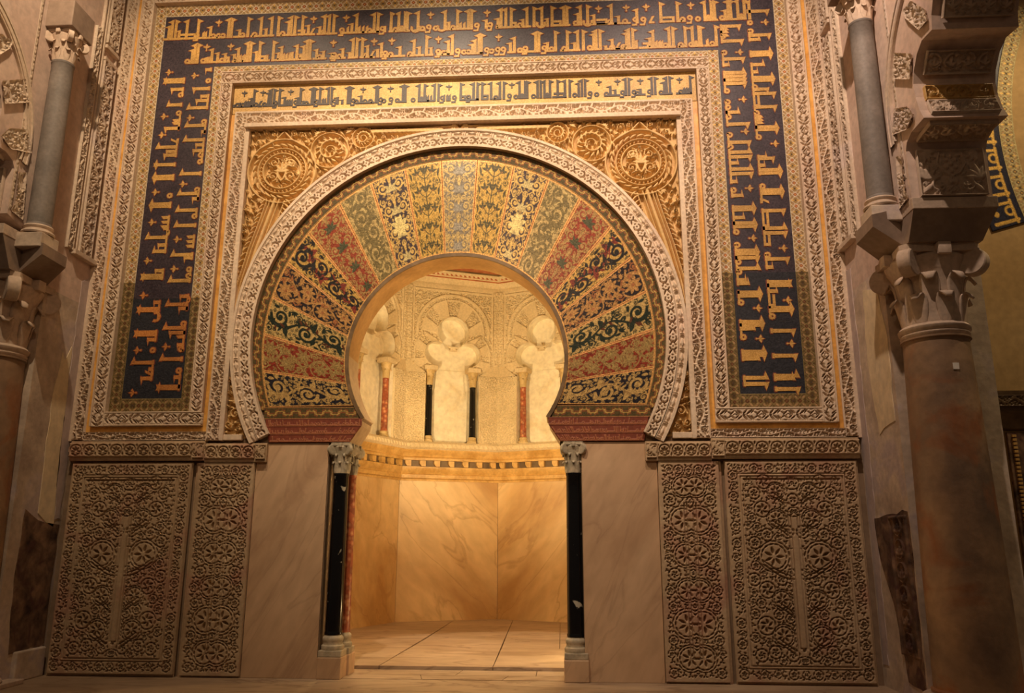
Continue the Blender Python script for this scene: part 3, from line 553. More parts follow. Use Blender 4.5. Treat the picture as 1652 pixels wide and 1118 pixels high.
def voussoir_canvas(i,seed):
    st=STY[i]; W,L=.46,1.08; q_={4:.72,8:.72,7:.8,5:.85,6:.8,9:.8,3:.85}.get(i,.92); dk_=lambda c:tuple(v*q_ for v in c); c=Cv(W,L,.0058,col=dk_(st['bg']),met=st['bm']*.6); m_,a_=dk_(st['m']),dk_(st['a']); n=st['n']; k=dict(h=1)
    def both(fn):
        fn(dict(col=m_,met=.5,**k))
    if st['k'] in 'ct':
        for j in range(n):
            y=(j+.5)*L/n; q=L/n
            for (x,yy,r,a,d) in ((.26*W,y,.19*W,-.5,-1),(.17*W,y+q*.42,.12*W,2.2,1)) if st['k']=='c' else ((.15*W,y+q*.45,.10*W,2.2,1),):
                c.curl(x,yy,r,a,d,3,col=m_,met=.5,**k)
            if st['k']=='t':
                c.line(W/2,y-q/2,W/2,y+q/2,.013,col=m_,**k)
                c.stroke([(W/2,y-q*.35),(.40*W,y-q*.22),(.29*W,y+q*.02)],.011,col=m_,**k); c.palm(.28*W,y-q*.05,.20*W,PI/2+.15,3,1.5,col=m_,**k); c.disc(.29*W,y-q*.03,.03*W,col=a_,**k)
                c.leaf(W/2,y-q*.05,PI/2+.8,.24*W,.07*W,bend=-.7,col=m_,**k); c.leaf(W/2,y+q*.2,PI/2+1.2,.19*W,.06*W,bend=.6,col=m_,**k); c.leaf(.12*W,y-q*.3,PI/2-.1,.22*W,.065*W,bend=.5,col=m_,**k)
            else:
                c.palm(W/2,y-q*.22,.26*W,PI/2,5,2.6,col=a_,met=.3,**k); c.leaf(W/2,y+q*.1,PI/2,q*.5,.10*W,col=m_,met=.5,**k)
                c.ring(W/2,y+q*.46,.07*W,.03*W,col=m_,**k)
        if i==2: c.rosette(W/2,L*.42,.30*W,8,col=(.60,.48,.2),met=.4,**k)
        c.mirror()
        
    if st['k'] in 'rfx':
        t=np.linspace(0,1,70); A=.17*W; S=np.c_[W/2+A*np.sin(n*PI*t),t*L]
        if st['k']=='x':
            for s in (-1,1): c.stroke(np.c_[W/2+s*A*1.2*np.sin(2*n*PI*t/1.6),t*L],.016,col=a_,**k)
        c.stroke(S,.028,col=m_,met=.4,**k)
        for j in range(n):
            y=(j+.5)*L/n; s=1 if j%2 else -1
            if st['k']=='f':
                c.rosette(W/2+s*.16*W,y,.24*W,8,col=m_,met=.4,**k); c.disc(W/2+s*.16*W,y,.05*W,col=a_,**k)
                c.spiral(W/2+s*.16*W,y,.33*W,-s*1.2,s,.8,.022,.5,.8,col=m_,met=.4,**k)
                c.curl(W/2-s*.27*W,y+L/n*.3,.15*W,1.,s,3,col=a_,met=.3,**k)
            else:
                c.curl(W/2+s*.10*W,y,.33*W,-PI/2*s,s,5,col=m_,met=.3,**k)
                c.curl(W/2-s*.28*W,y+L/n*.33,.15*W,.6,-s,3,col=m_,met=.3,**k)
                c.leaf(W/2-s*.05*W,y-L/n*.25,PI/2+s*1.3,.34*W,.15*W,bend=s*.8,col=a_ if st['k']!='r' else m_,**k)
        rg=random.Random(seed)
        for j in range(10*n):
            q=j/(10*n); x=W/2+A*math.sin(n*PI*q); a=rg.choice((-1,1))*rg.uniform(.6,1.3)+(PI/2)
            c.leaf(x,q*L,a,.17*W,.07*W,bend=rg.uniform(-1,1),col=rg.choice((m_,m_,a_)),met=.3,**k)
        for j in range(26):
            x,y=rg.uniform(.08,.92)*W,rg.uniform(.04,.96)*L; c.spiral(x,y,.05*W,rg.uniform(0,6),rg.choice((-1,1)),1.1,.013,.7,col=m_,met=.3,**k)
    if st['k'] in 'ct': c.fill(seed,[.05,.036,.026,.018] if st['k']=='c' else [.026,.018],[120,300,500,700] if st['k']=='c' else [120,200],mask=lambda x,y,r:x<W/2,col=m_,met=.4); c.mirror()
    else: c.fill(seed,[.045,.032,.022],[120,300,600],kinds=(0,1,3),col=m_,met=.4)
    for e in (0,W):
        s=1 if e==0 else -1
        c.line(e+s*.010,0,e+s*.010,L,.018,col=(.66,.36,.12),met=.4,**k); c.line(e,0,e,L,.010,col=(.30,.08,.03),**k)
    for e in (0,L):
        s=1 if e==0 else -1; c.line(0,e+s*.012,W,e+s*.012,.022,col=(.62,.34,.11),met=.4,**k)
    return c
for sd in (-1,1):
    for i in range(0 if sd==1 else 1,10):
        c=voussoir_canvas(i,10*i+sd)
        if i==0: o0,o1,i0,i1=-OA[1],OA[1],-IA[1],IA[1]
        else: o0,o1,i0,i1=[math.degrees(0)+sd*v for v in (OA[i],OA[i+1],IA[i],IA[i+1])]
        def mf(U,V,h,o0=o0,o1=o1,i0=i0,i1=i1,c=c):
            s=U/c.W; t=V/c.L; ao=np.radians(o0+(o1-o0)*s); ai=np.radians(i0+(i1-i0)*s)
            xi=1.285*np.sin(ai); zi=CI+SY*1.285*np.cos(ai); xo=RO*np.sin(ao); zo=CO+RO*np.cos(ao)
            return xi+(xo-xi)*t,-.012-h,zi+(zo-zi)*t
        o=sheet('keystone' if i==0 else 'voussoir',c,mf,0.0,M['mosaic'],arch,skirt=.01)
        o['label']={0:'grey-brown mosaic keystone with gold scrolls',1:'gold wedge with dark stems and tulips',2:'navy wedge with gold palmettes and a star flower',3:'pale gold wedge with green scrolls',4:'red wedge with gold arabesques',5:'yellow wedge with dark flowering vines',6:'dark wedge with orange-gold flowers',7:'cream wedge with bold dark green scrolls',8:'red wedge with fine gold flowers',9:'navy wedge with tan acanthus scrolls'}[i]
# chain border around the wedges, and along the springing
aE=math.radians(110.5)
L_=2*aE*2.36; t=bandto(t_chain(.135,.17),L_)
def mf(U,V,h):
    a=-aE+U/L_*2*aE; r=2.285+V; cz=CO+(CB-CO)*(V/.135); return r*np.sin(a),-.014-h,cz+r*np.cos(a)*(1-.012*V/.135)
sheet('chain_border',t,mf,0,M['mosaic_matt'],arch,skirt=.01)
for sd in (-1,1):
    x0,x1=(-2.20,-1.10) if sd<0 else (1.10,2.20)
    band('chain_border',t_chain,.135,.17,(x0,-.015,ZI1+.0),(1,0,0),(0,0,1),x1-x0,0,M['mosaic_matt'],arch,colors=True,skirt=.01)
# ---- imposts under the springing: red, with raised gilt lettering lines
for sd,nm in ((-1,'left'),(1,'right')):
    e=lab(empty('arch_impost',(sd*1.6,0,ZI0)),'red inscribed impost under the %s foot of the horseshoe arch'%nm,'impost')
    b=MB()
    prof=[(1.06,ZI1),(1.075,2.70),(1.19,ZI0),(1.42,ZI0),(1.42,ZI1)]
    b.prism([(sd*x,z) for x,z in prof],lambda a,c,h:(a,h,c),-.02,WT+.02); b.build('bearing_block',M['soffit_stone'],e)
    c=Cv(1.06,.27,.006,col=(.20,.045,.022),met=.0); rg=random.Random(5+sd)
    for y0,hh in ((.19,.065),(.10,.06),(.01,.06)):
        c.line(0,y0-.006,1.06,y0-.006,.010,col=(.34,.12,.055),h=.6)
        x=.02
        while x<1.04:
            k=rg.random(); col=(.38,.14,.06)
            if k<.45: c.line(x,y0,x,y0+hh*rg.choice((.9,.55)),.010,col=col,h=1)
            elif k<.7: c.ring(x,y0+.015,.012,.007,col=col,h=1)
            else: c.line(x-.015,y0+.006,x+.02,y0+.006,.009,col=col,h=1)
            x+=rg.uniform(.014,.03)
    for y in (.085,.178,.265): c.line(0,y,1.06,y,.008,col=(.12,.03,.02),h=.3)
    x0=1.055
    def mf(U,V,h,sd=sd):
        z=ZI0+V; xi=np.where(z>2.70,1.062,1.062+(2.70-z)/.19*.128); xo=2.12+ (z-2.51)*.22; s=U/1.06
        return sd*(xi+(xo-xi)*s),-.03-h,z
    sheet('lettered_face',c,mf,.006,M['relief_col'],e,skirt=.03)
# ------------------------------------------------------------ white stucco ring round the arch
ring=lab(empty('arch_moulding',(0,0,2.53)),'pale stucco ring moulding with openwork and beads framing the horseshoe arch','moulding')
aR=math.acos(-(CR-2.53)/2.53)
Lr=2*aR*2.5
def ringmap(r0,y):
    def mf(U,V,h,r0=r0,y=y):
        a=-aR+U/Lr*2*aR; r=r0+V; return r*np.sin(a),y-h,CR+SY*r*np.cos(a)
    return mf
t=bandto(t_ring(.115,.24,.0062),Lr); sheet('openwork_band',t,ringmap(2.425,-.015),.065,M['stucco'],ring,colors=False)
t=bandto(t_bead(.075,.17),Lr); sheet('bead_band',t,ringmap(2.548,-.055),.028,M['stucco'],ring,colors=False)
thick_arc('inner_fillet',0,CR,2.405,2.428,-aR,aR,-.085,-.01,M['stucco'],ring,96)
thick_arc('outer_fillet',0,CR,2.618,2.648,-aR,aR,-.085,-.01,M['stucco'],ring,96)
# ------------------------------------------------------------ gilded spandrels
def spandrel_canvas():
    x0,z0=-2.645,2.56; c=Cv(2.645,3.88,.0068)
    X=c.U+x0; Z=c.V+z0; c.mask=(np.hypot(X,(Z-CR)/SY)>2.63)
    def ok(x,y,r): return math.hypot(x+x0,(y+z0-CR)/SY)>2.64+r*.35
    mx,my=.445,3.30
    for r,w_ in ((.425,.028),(.30,.022),(.235,.026)): c.ring(mx,my,r,w_)
    c.stroke([(mx-.30,my+.30),(mx-.10,my+.42),(mx,my+.53),(mx+.10,my+.42),(mx+.30,my+.30)],.03)
    for i in range(34): a=2*PI*i/34; c.disc(mx+.268*math.cos(a),my+.268*math.sin(a),.014,h=.9)
    for i in range(26):
        a=2*PI*i/26; c.leaf(mx+.33*math.cos(a),my+.33*math.sin(a),a+.9,.10,.04,bend=.8)
    for s in (-1,1):
        c.curl(mx+s*.10,my+.11,.085,PI/2,s,3); c.curl(mx+s*.11,my-.07,.085,-PI/2,-s,3); c.leaf(mx,my-.14,PI/2+s*.8,.20,.04,bend=-s*.9); c.curl(mx+s*.13,my+.50,.06,PI/2,s,2)
    c.palm(mx,my-.02,.15,PI/2,5,2.2)
    # stalk
    S=np.array([(.385,2.92),(.30,2.62),(.20,2.28),(.10,1.85),(.04,1.40)])
    for o_,w_ in ((0,.05),(-.055,.02),(.055,.02)): c.stroke(S+[o_,0],w_)
    for o_ in (-.10,.12): c.stroke(S+[o_,-.02],.018)
    for i in range(22):
        q=i/21; p=S[0]*(1-q)+S[-1]*q; j=min(3,int(q*4)); f=q*4-j; p=S[j]*(1-f)+S[j+1]*f
        c.leaf(p[0]+.13,p[1],-.3,.10,.035,bend=-.9); c.leaf(p[0]-.11,p[1],PI+.3,.10,.035,bend=.9)
    for (x,y,r) in ((1.03,3.56,.235),(1.44,3.715,.135)):
        c.ring(x,y,r,.022); n=14
        c.spiral(x,y,r*.72,0,1,1.6,.03,.6)
        for i in range(n):
            a=2*PI*i/n; c.leaf(x+r*.5*math.cos(a),y+r*.5*math.sin(a),a+.5,r*.36,r*.17,bend=.6); c.leaf(x+r*1.1*math.cos(a),y+r*1.1*math.sin(a),a+1.1,r*.3,r*.14,bend=.6)
    for i in range(16):
        x=1.62+i*.055; c.leaf(x,3.80,PI-.5,.10,.04,bend=.6); c.leaf(x,3.80,PI+.5,.10,.04,bend=-.6)
    c.line(1.6,3.80,2.6,3.845,.018)
    for i in range(7): c.curl(.30-.02*i if i%2 else .20,.22+i*.17,.085-.008*i,i,1 if i%2 else -1,3) if ok(.25,.22+i*.17,.02) else None
    c.fill(3,[.09,.06,.042,.028,.02],[200,600,1500,2500,2500],mask=ok)
    return c
spc=spandrel_canvas()
for sd,nm in ((-1,'left'),(1,'right')):
    e=lab(empty('spandrel_panel',(sd*2.2,0,4.5)),'gilded carved spandrel with a ringed medallion above the %s shoulder of the arch'%nm,'relief panel')
    def mf(U,V,h,sd=sd): return sd*(2.645-U),.018-h,V+2.56
    sheet('carved_field',spc,mf,.075,M['gold_relief'] if 'gold_relief' in M else M['niche_gold'],e,mask=spc.mask,colors=False)
# ------------------------------------------------------------ frames (all coordinates in metres on the wall plane)
def hbar(name,x0,x1,y0,y1,z0,z1,mat,parent,c=.006): return MB().box(x0,x1,y0,y1,z0,z1,c).build(name,mat,parent)
alf=lab(empty('inner_frame',(0,0,2.53)),'pale stucco rectangular frame of carved vine scrolls directly around the arch spandrels','frame')
for sd in (-1,1):
    xo=2.69 if sd>0 else -2.83
    band('carved_jamb',t_vine,.14,.36,(xo+.14,-.03,2.55),(0,0,1),(-1,0,0),4.10,.05,M['stucco'],alf,seed=2)
    hbar('inner_lip',sd*2.64,sd*2.69,-.075,.0,2.53,6.475,M['stucco'],alf)
    hbar('outer_lip',sd*2.83,sd*2.845,-.075,.0,2.53,6.66,M['stucco'],alf)
band('carved_lintel',t_vine,.17,.42,(-2.69,-.031,6.48),(1,0,0),(0,0,1),5.38,.05,M['stucco'],alf,seed=4)
hbar('inner_lip',-2.69,2.69,-.13,.0,6.425,6.48,M['stucco'],alf)
hbar('foot',-2.84,-2.43,-.06,.0,2.535,2.60,M['stucco'],alf); hbar('foot',2.43,2.84,-.06,.0,2.535,2.60,M['stucco'],alf)
hbar('outer_lip',-2.84,2.84,-.075,.0,6.65,6.672,M['stucco'],alf)
# gilded fillets
for sd,nm in ((-1,'left'),(1,'right')):
    o=hbar('gilded_strip',sd*2.845,sd*2.91,-.022,.0,2.636,6.66,M['gold_paint'],None); lab(o,'narrow gilded strip just outside the carved frame on the %s of the arch'%nm,'strip')
    o=hbar('gilded_strip',sd*4.235,sd*4.298,-.022,.0,2.636,8.9,M['gold_paint'],None); lab(o,'outermost narrow gilded strip running up the %s edge of the lettered wall'%nm,'strip')
    o=hbar('gilded_strip',sd*2.91,sd*4.235,-.022,.0,2.636,2.70,M['gold_paint'],None); lab(o,'short horizontal gilded strip below the %s blue lettered panel'%nm,'strip')
# white lattice frame
lat=lab(empty('lattice_frame',(0,0,2.70)),'pale stucco lattice border folded around the blue lettered mosaic panels','frame')
P_=.27
def lat_v(xc,w,z0,z1):
    band('lattice_rail',t_lattice,w-.03,P_,(xc+w/2-.015,-.020,z0),(0,0,1),(-1,0,0),z1-z0,.060,M['stucco'],lat,skirt=.02)
    for s in (-1,1): hbar('fillet',xc+s*(w/2-.008)-.008,xc+s*(w/2-.008)+.008,-.085,.0,z0,z1,M['stucco'],lat)
def lat_h(x0,x1,zc,w):
    band('lattice_rail',t_lattice,w-.03,P_,(x0,-.0205,zc-w/2+.015),(1,0,0),(0,0,1),x1-x0,.060,M['stucco'],lat,skirt=.02)
    for s in (-1,1): hbar('fillet',x0,x1,-.086,.0,zc+s*(w/2-.008)-.008,zc+s*(w/2-.008)+.008,M['stucco'],lat)
for sd in (-1,1):
    lat_v(sd*4.147,.172,2.70,8.46); lat_v(sd*2.988,.155,2.865,7.07)
    x0,x1=(-4.061,-2.91) if sd<0 else (2.91,4.061); lat_h(x0,x1,2.785,.165)
lat_h(-3.065,3.065,7.155,.172); lat_h(-4.06,4.06,8.372,.175)
# carved outer frame
out=lab(empty('outer_frame',(0,0,2.53)),'weathered carved stucco border at the far edges and foot of the lettered wall','frame')
for sd in (-1,1):
    xo=4.30 if sd>0 else -4.43
    band('carved_rail',t_vine,.13,.40,(xo+.13,-.01,2.55),(0,0,1),(-1,0,0),6.3,.055,M['stucco'],out,seed=7)
    hbar('fillet',sd*4.43,sd*4.475,-.06,.0,2.53,8.9,M['stucco'],out)
    x0=-4.30 if sd<0 else 2.84
    band('carved_foot',t_vine,.095,.34,(x0,-.012,2.54),(1,0,0),(0,0,1),1.46,.05,M['stucco'],out,seed=9)
# ------------------------------------------------------------ star border and blue lettered panels
star=lab(empty('star_border',(0,0,2.865)),'narrow mosaic border of interlaced circles and red diamonds edging the blue lettering','border')
DKB=dict(bg=(.11,.068,.026),ln=(.25,.185,.075),red=(.12,.04,.02),gold=(.21,.13,.05))
def st_v(x0,w,z0,z1,zs):
    for a,b_,kw in ((z0,zs,DKB),(zs,z1,{})):
        band('border_strip',t_star,w,.145,(x0+w,-.008,a),(0,0,1),(-1,0,0),b_-a,0,M['mosaic_matt'],star,colors=True,skirt=.02,**kw)
for sd,zs in ((-1,4.25),(1,4.45)):
    st_v(3.92 if sd>0 else -4.06,.14,2.865,8.285,zs+(.2 if sd<0 else 0)); st_v(3.065 if sd>0 else -3.205,.14,2.865,7.36,zs)
    x0=-3.92 if sd<0 else 3.205
    band('border_strip',t_star,.165,.145,(x0,-.008,2.865),(1,0,0),(0,0,1),.715,0,M['mosaic_matt'],star,colors=True,skirt=.02,**DKB)
band('border_strip',t_star,.12,.15,(-3.065,-.008,7.24),(1,0,0),(0,0,1),6.13,0,M['mosaic_matt'],star,colors=True,skirt=.02)
band('border_strip',t_star,.165,.16,(-3.92,-.008,8.12),(1,0,0),(0,0,1),7.84,0,M['mosaic_matt'],star,colors=True,skirt=.02)
def mosaic_ground(name,c1,c2,rough,grain=60,metal=0.):
    m,nt,b=newmat(name); co=coord(nt); vo=N(nt,'ShaderNodeTexVoronoi',Scale=grain); nt.links.new(co,vo.inputs['Vector'])
    c=ramp(nt,vo.outputs['Color'],[(.15,c1),(.85,c2)]); c=mix(nt,.5,c,ramp(nt,noise(nt,co,2.2,5,.5),[(.35,(.45,.45,.5)),(.65,(1.2,1.2,1.15))]),'MULTIPLY')
    nt.links.new(c,b.inputs['Base Color']); b.inputs['Roughness'].default_value=rough; b.inputs['Metallic'].default_value=metal
    bump(nt,b,vo.outputs['Color'],.5,.005); return m
MB_=mosaic_ground('navy_mosaic',(.026,.018,.030),(.068,.050,.066),.42)
MBL=mosaic_ground('blueblack_mosaic',(.012,.014,.022),(.03,.032,.045),.45)
MGL=mosaic_ground('gold_letter_mosaic',(.52,.28,.06),(.76,.45,.13),.5,90,.05)
MGO=mosaic_ground('orange_letter_mosaic',(.52,.18,.045),(.74,.32,.08),.5,90,.2)
MRE=mosaic_ground('red_outline_mosaic',(.16,.035,.02),(.28,.07,.04),.6,90)
MYG=mosaic_ground('gold_ground_mosaic',(.48,.28,.07),(.72,.45,.15),.5,85,.1)
MDL=mosaic_ground('dark_letter_mosaic',(.028,.018,.015),(.07,.045,.035),.5,90)
top=lab(empty('inscription_panel',(0,0,7.36)),'wide navy mosaic panel across the top with two lines of gold angular lettering','inscription')
hbar('mosaic_ground',-3.92,3.92,-.006,.0,7.36,8.12,MB_,top,0)
letters([(TEXT['row1'],7.775),(TEXT['row2'],7.415)],top,lambda u,v,h:(u,-.006-h,v),.315,MGL,MRE,.0)
for sd,nm,zs in ((-1,'left',4.25),(1,'right',4.45)):
    e=lab(empty('inscription_panel',(sd*3.56,0,3.03)),'tall navy mosaic panel on the %s with two columns of sideways gold lettering'%nm,'inscription')
    x0,x1=(-3.92,-3.205) if sd<0 else (3.205,3.92)
    hbar('mosaic_ground',x0,x1,-.006,.0,zs,7.36,MB_,e,0); hbar('restored_ground',x0,x1,-.0065,.0,3.03,zs,MBL,e,0)['label']='blue-black restored lower part'
    def clip(s,lo,hi): return ' '.join(t for t in s.split() if lo<=float(t[1:].split(',')[0])<hi)
    if sd<0:
        for lo,hi,mt in ((2.9,4.35,MGO),(4.35,7.36,MGL)):
            letters([(clip(TEXT['LO'],lo,hi),3.575),(clip(TEXT['LI'],lo,hi),3.232)],e,lambda u,v,h:(-v,-.006-h,u),.30,mt,MRE,.0,bars=True)
    else:
        # mirrored sense: baseline on the inner side, reading downwards
        def neg(s):
            o=[]
            for t in s.split():
                a=t[1:].split(','); 
                if t[0]=='k': o.append('k%.2f,%.2f'%(-float(a[0]),-float(a[1])) if False else 'k%.2f,%.2f'%(-max(float(a[0]),float(a[1])),-min(float(a[0]),float(a[1]))))
                else: o.append(t[0]+'%.2f'%(-float(a[0]))+(','+a[1] if len(a)>1 else ''))
            return ' '.join(o)
        letters([(neg(clip(TEXT['RI'],2.9,7.9)),3.245),(neg(clip(TEXT['RO'],2.9,8.2)),3.585)],e,lambda u,v,h:(v,-.006-h,-u),.30,MGL,MRE,.0,bars=True)
gi=lab(empty('inscription_panel',(0,0,6.67)),'golden mosaic strip with one line of dark angular lettering above the arch','inscription')
hbar('mosaic_ground',-2.905,2.905,-.012,.0,6.672,7.07,MYG,gi,0)
letters([(TEXT['inner'],6.765)],gi,lambda u,v,h:(u,-.012-h,v),.265,MDL,None,.0)
# ------------------------------------------------------------ dado: carved panels, cornices, marble slabs
def dado_canvas(W,L,seed,wide):
    c=Cv(W,L,.0066,H=1.); c.pts=[]; bw=.14 if wide else .03; m=W/2; q=dict(cut=True)
    if wide:
        for o_ in (bw-.014,bw+.014):
            for (x0,y0,x1,y1) in ((o_,o_,o_,L-o_),(o_,o_,W-o_,o_),(o_,L-o_,W-o_,L-o_)): c.line(x0,y0,x1,y1,.008,cut=True,h=.7)
        c.stroke([(bw+.05,L-bw-.045),(m,L-bw-.045)],.016,**q); c.line(bw+.04,bw+.30,bw+.04,L-bw-.10,.010,cut=True,h=.6)
    for o_ in (.034,.062): c.line(m-o_,bw+.18,m-o_,L-bw-.42,.011,**q)
    hs=[.20,.36,.555,.73,.86] if wide else [.10,.25,.40,.56,.72,.88]
    for j,f in enumerate(hs):
        y=f*L; r=(.11,.10,.155,.10,.09)[j%5] if wide else (.13,.15,.12)[j%3]; x=m-r-.085 if wide else m-r*.55
        n=14
        for rr in (1.04,.84):
            for i in range(n):
                a=2*PI*(i+.5*(rr<1))/n; c.leaf(x+r*rr*math.cos(a)-.0,y+r*rr*math.sin(a),a+PI/2,r*rr*5.4/n,.012,bend=.4,**q)
        for i in range(7): a=2*PI*i/7; c.leaf(x+r*.2*math.cos(a),y+r*.2*math.sin(a),a,r*.46,r*.17,**q)
        c.pts.append((x,y,r*1.12)); c.pts.append((2*m-x,y,r*1.12))
        if wide:
            x2=m-r*3.3; 
            if x2-r>bw+.02:
                for i in range(10): a=2*PI*i/10; c.leaf(x2+r*.82*math.cos(a),y+.10+r*.82*math.sin(a),a+PI/2,r*.5,.012,bend=.4,**q)
                for i in range(6): a=2*PI*i/6; c.leaf(x2+r*.2*math.cos(a),y+.10+r*.2*math.sin(a),a+.5,r*.46,r*.2,bend=.6,**q)
                c.pts.append((x2,y+.10,r*1.0))
            for dy in (-.02,.02): c.stroke([(m-.08,y-r-.06+dy),(m-r*1.2,y-r*1.15+dy),(m-r*2.3,y-r*.4+dy)],[.006,.013,.006],**q)
    def ins(x,y,r):
        if wide:
            if x<bw: return r<.06 and .012+r<x<bw-.012-r*.8 and .012+r<y<L-.012-r
            if y<bw or y>L-bw: return r<.06 and (.012+r<y<bw-.02-r*.8 or L-bw+.02+r*.8<y<L-.012-r) and x<m+.02
            return bw+.02+r*.85<x<m-(.07 if bw+.18<y<L-bw-.42 else 0)+ (0 if bw+.18<y<L-bw-.42 else r*.3) and bw+.02+r*.85<y<L-bw-.02-r*.85
        return bw+r*.8<x<m+r*.3 and bw+r*.8<y<L-bw-r*.8
    c.pierce(seed,[.075,.055,.042,.030,.021,.014],[300,1200,2500,4000,6000,6000],ins)
    c.mirror(); return c
cw=dado_canvas(1.39,2.24,11,True); cn=dado_canvas(.65,2.26,12,False)
for sd,nm in ((-1,'left'),(1,'right')):
    e=lab(empty('dado_relief',(sd*3.68,0,0)),'large carved marble dado panel with tree and scrolls at the far %s'%nm,'relief panel')
    sheet('carved_field',cw,flat((sd*3.675-.695,-.02,.03),(1,0,0),(0,0,1),FRONT),.045,M['stucco_dado'],e,colors=False)
    hbar('backing',sd*2.975,sd*4.40,-.022,.0,.0,2.29,M['stucco_dado'],e)
    e=lab(empty('dado_relief',(sd*2.59,0,0)),'narrow carved dado panel beside the plain marble slab on the %s'%nm,'relief panel')
    sheet('carved_field',cn,flat((sd*2.585-.325,-.004,.02),(1,0,0),(0,0,1),FRONT),.045,M['stucco_dado'],e,colors=False)
    hbar('backing',sd*2.255,sd*2.945,-.006,.0,.0,2.285,M['stucco_dado'],e)
    e=lab(empty('dado_cornice',(sd*3.6,0,2.32)),'long carved cornice over the large dado panel on the %s'%nm,'cornice')
    x0,x1=(-4.42,-2.985) if sd<0 else (2.985,4.42)
    hbar('block',sd*2.84,sd*4.42,-.072,.0,2.305,2.53,M['stucco_dado'],e); band('carved_face',t_circ,.165,.165,(x0,-.07,2.345),(1,0,0),(0,0,1),x1-x0,.036,M['stucco_dado'],e,skirt=.005)
    band('end_motif',t_vine,.17,.13,(sd*2.912-.065,-.07,2.335),(1,0,0),(0,0,1),.13,.036,M['stucco_dado'],e,skirt=.005)
    e=lab(empty('dado_cornice',(sd*2.5,0,2.30)),'short carved cornice over the narrow dado panel on the %s'%nm,'cornice')
    x0,x1=(-2.835,-2.26) if sd<0 else (2.26,2.835)
    hbar('block',sd*2.125,sd*2.84,-.057,.0,2.285,2.50,M['stucco_dado'],e); band('carved_face',t_circ,.165,.145,(x0,-.055,2.32),(1,0,0),(0,0,1),x1-x0,.036,M['stucco_dado'],e,skirt=.005)
    band('end_motif',t_vine,.16,.11,(sd*2.192-.055,-.055,2.32),(1,0,0),(0,0,1),.11,.036,M['stucco_dado'],e,skirt=.005)
    o=hbar('marble_slab',sd*1.425,sd*2.25,-.012,.0,.0,2.50,M['slab'],None,.004); lab(o,'tall plain rose-veined marble slab facing the %s door jamb'%nm,'slab')
# ============================================================ COLUMNS
def tube_cyl(b,c,axis,r,l,n=24,r2=None):
    ax=Vector(axis).normalized(); u=ax.orthogonal().normalized(); v=ax.cross(u); c=Vector(c); V=[];F=[]
    prof=[(-.5,.80),(-.5,.92),(-.42,1.),(.42,1.),(.5,.92),(.5,.80)]
    for t,k in prof:
        for i in range(n):
            a=2*PI*i/n; V.append(c+ax*(t*l)+(u*math.cos(a)+v*math.sin(a))*r*k)
    m=len(prof)
    for i in range(m-1):
        for k in range(n): F.append((i*n+k,i*n+(k+1)%n,(i+1)*n+(k+1)%n,(i+1)*n+k))
    F.append(tuple(range(n))); F.append(tuple((m-1)*n+k for k in range(n))); b.add(V,F)
def leaf_tongue(b,cx,cy,a,z0,h,r0,r1,w,out,th=.02,fr=0.):
    """a broad acanthus tongue rising from the bell and curling over at the tip"""
    T=[0,.2,.4,.6,.75,.86,.94,1.0,1.0,.96]; V=[];F=[]; n=len(T); m=7
    da,sa=math.cos(a),math.sin(a)
    for side in (0,1):
        for i,t in enumerate(T):
            q=i/(n-1); zz=z0+h*t; rr=r0+(r1-r0)*t
            curl=max(0,(q-.45)/.55); rr+=out*curl**1.7; 
            if q>.78: zz-=h*.16*((q-.78)/.22)**1.2
            ww=w*(.62+.38*math.sin(PI*min(1,q*1.1)))*(1 if q<.8 else 1-.45*((q-.8)/.2)**2)
            for j in range(m):
                s=(j/(m-1)-.5)*2; bulge=.18*w*(1-s*s); rad=rr+bulge*.35-(th if side else 0)+fr*math.cos(s*PI*3)*w*.1
                x=rad*da-s*ww*.5*sa; y=rad*sa+s*ww*.5*da; V.append((cx+x,cy+y,zz-(th*.5 if side and q>.7 else 0)))
    N0=n*m
    for i in range(n-1):
        for j in range(m-1):
            k=i*m+j; F.append((k,k+1,k+m+1,k+m)); F.append((N0+k,N0+k+m,N0+k+m+1,N0+k+1))
    for i in range(n-1):
        for j in (0,m-1):
            k=i*m+j; F.append((k,k+m,N0+k+m,N0+k))
    for j in range(m-1):
        k=(n-1)*m+j; F.append((k,k+1,N0+k+1,N0+k))
    b.add(V,F)
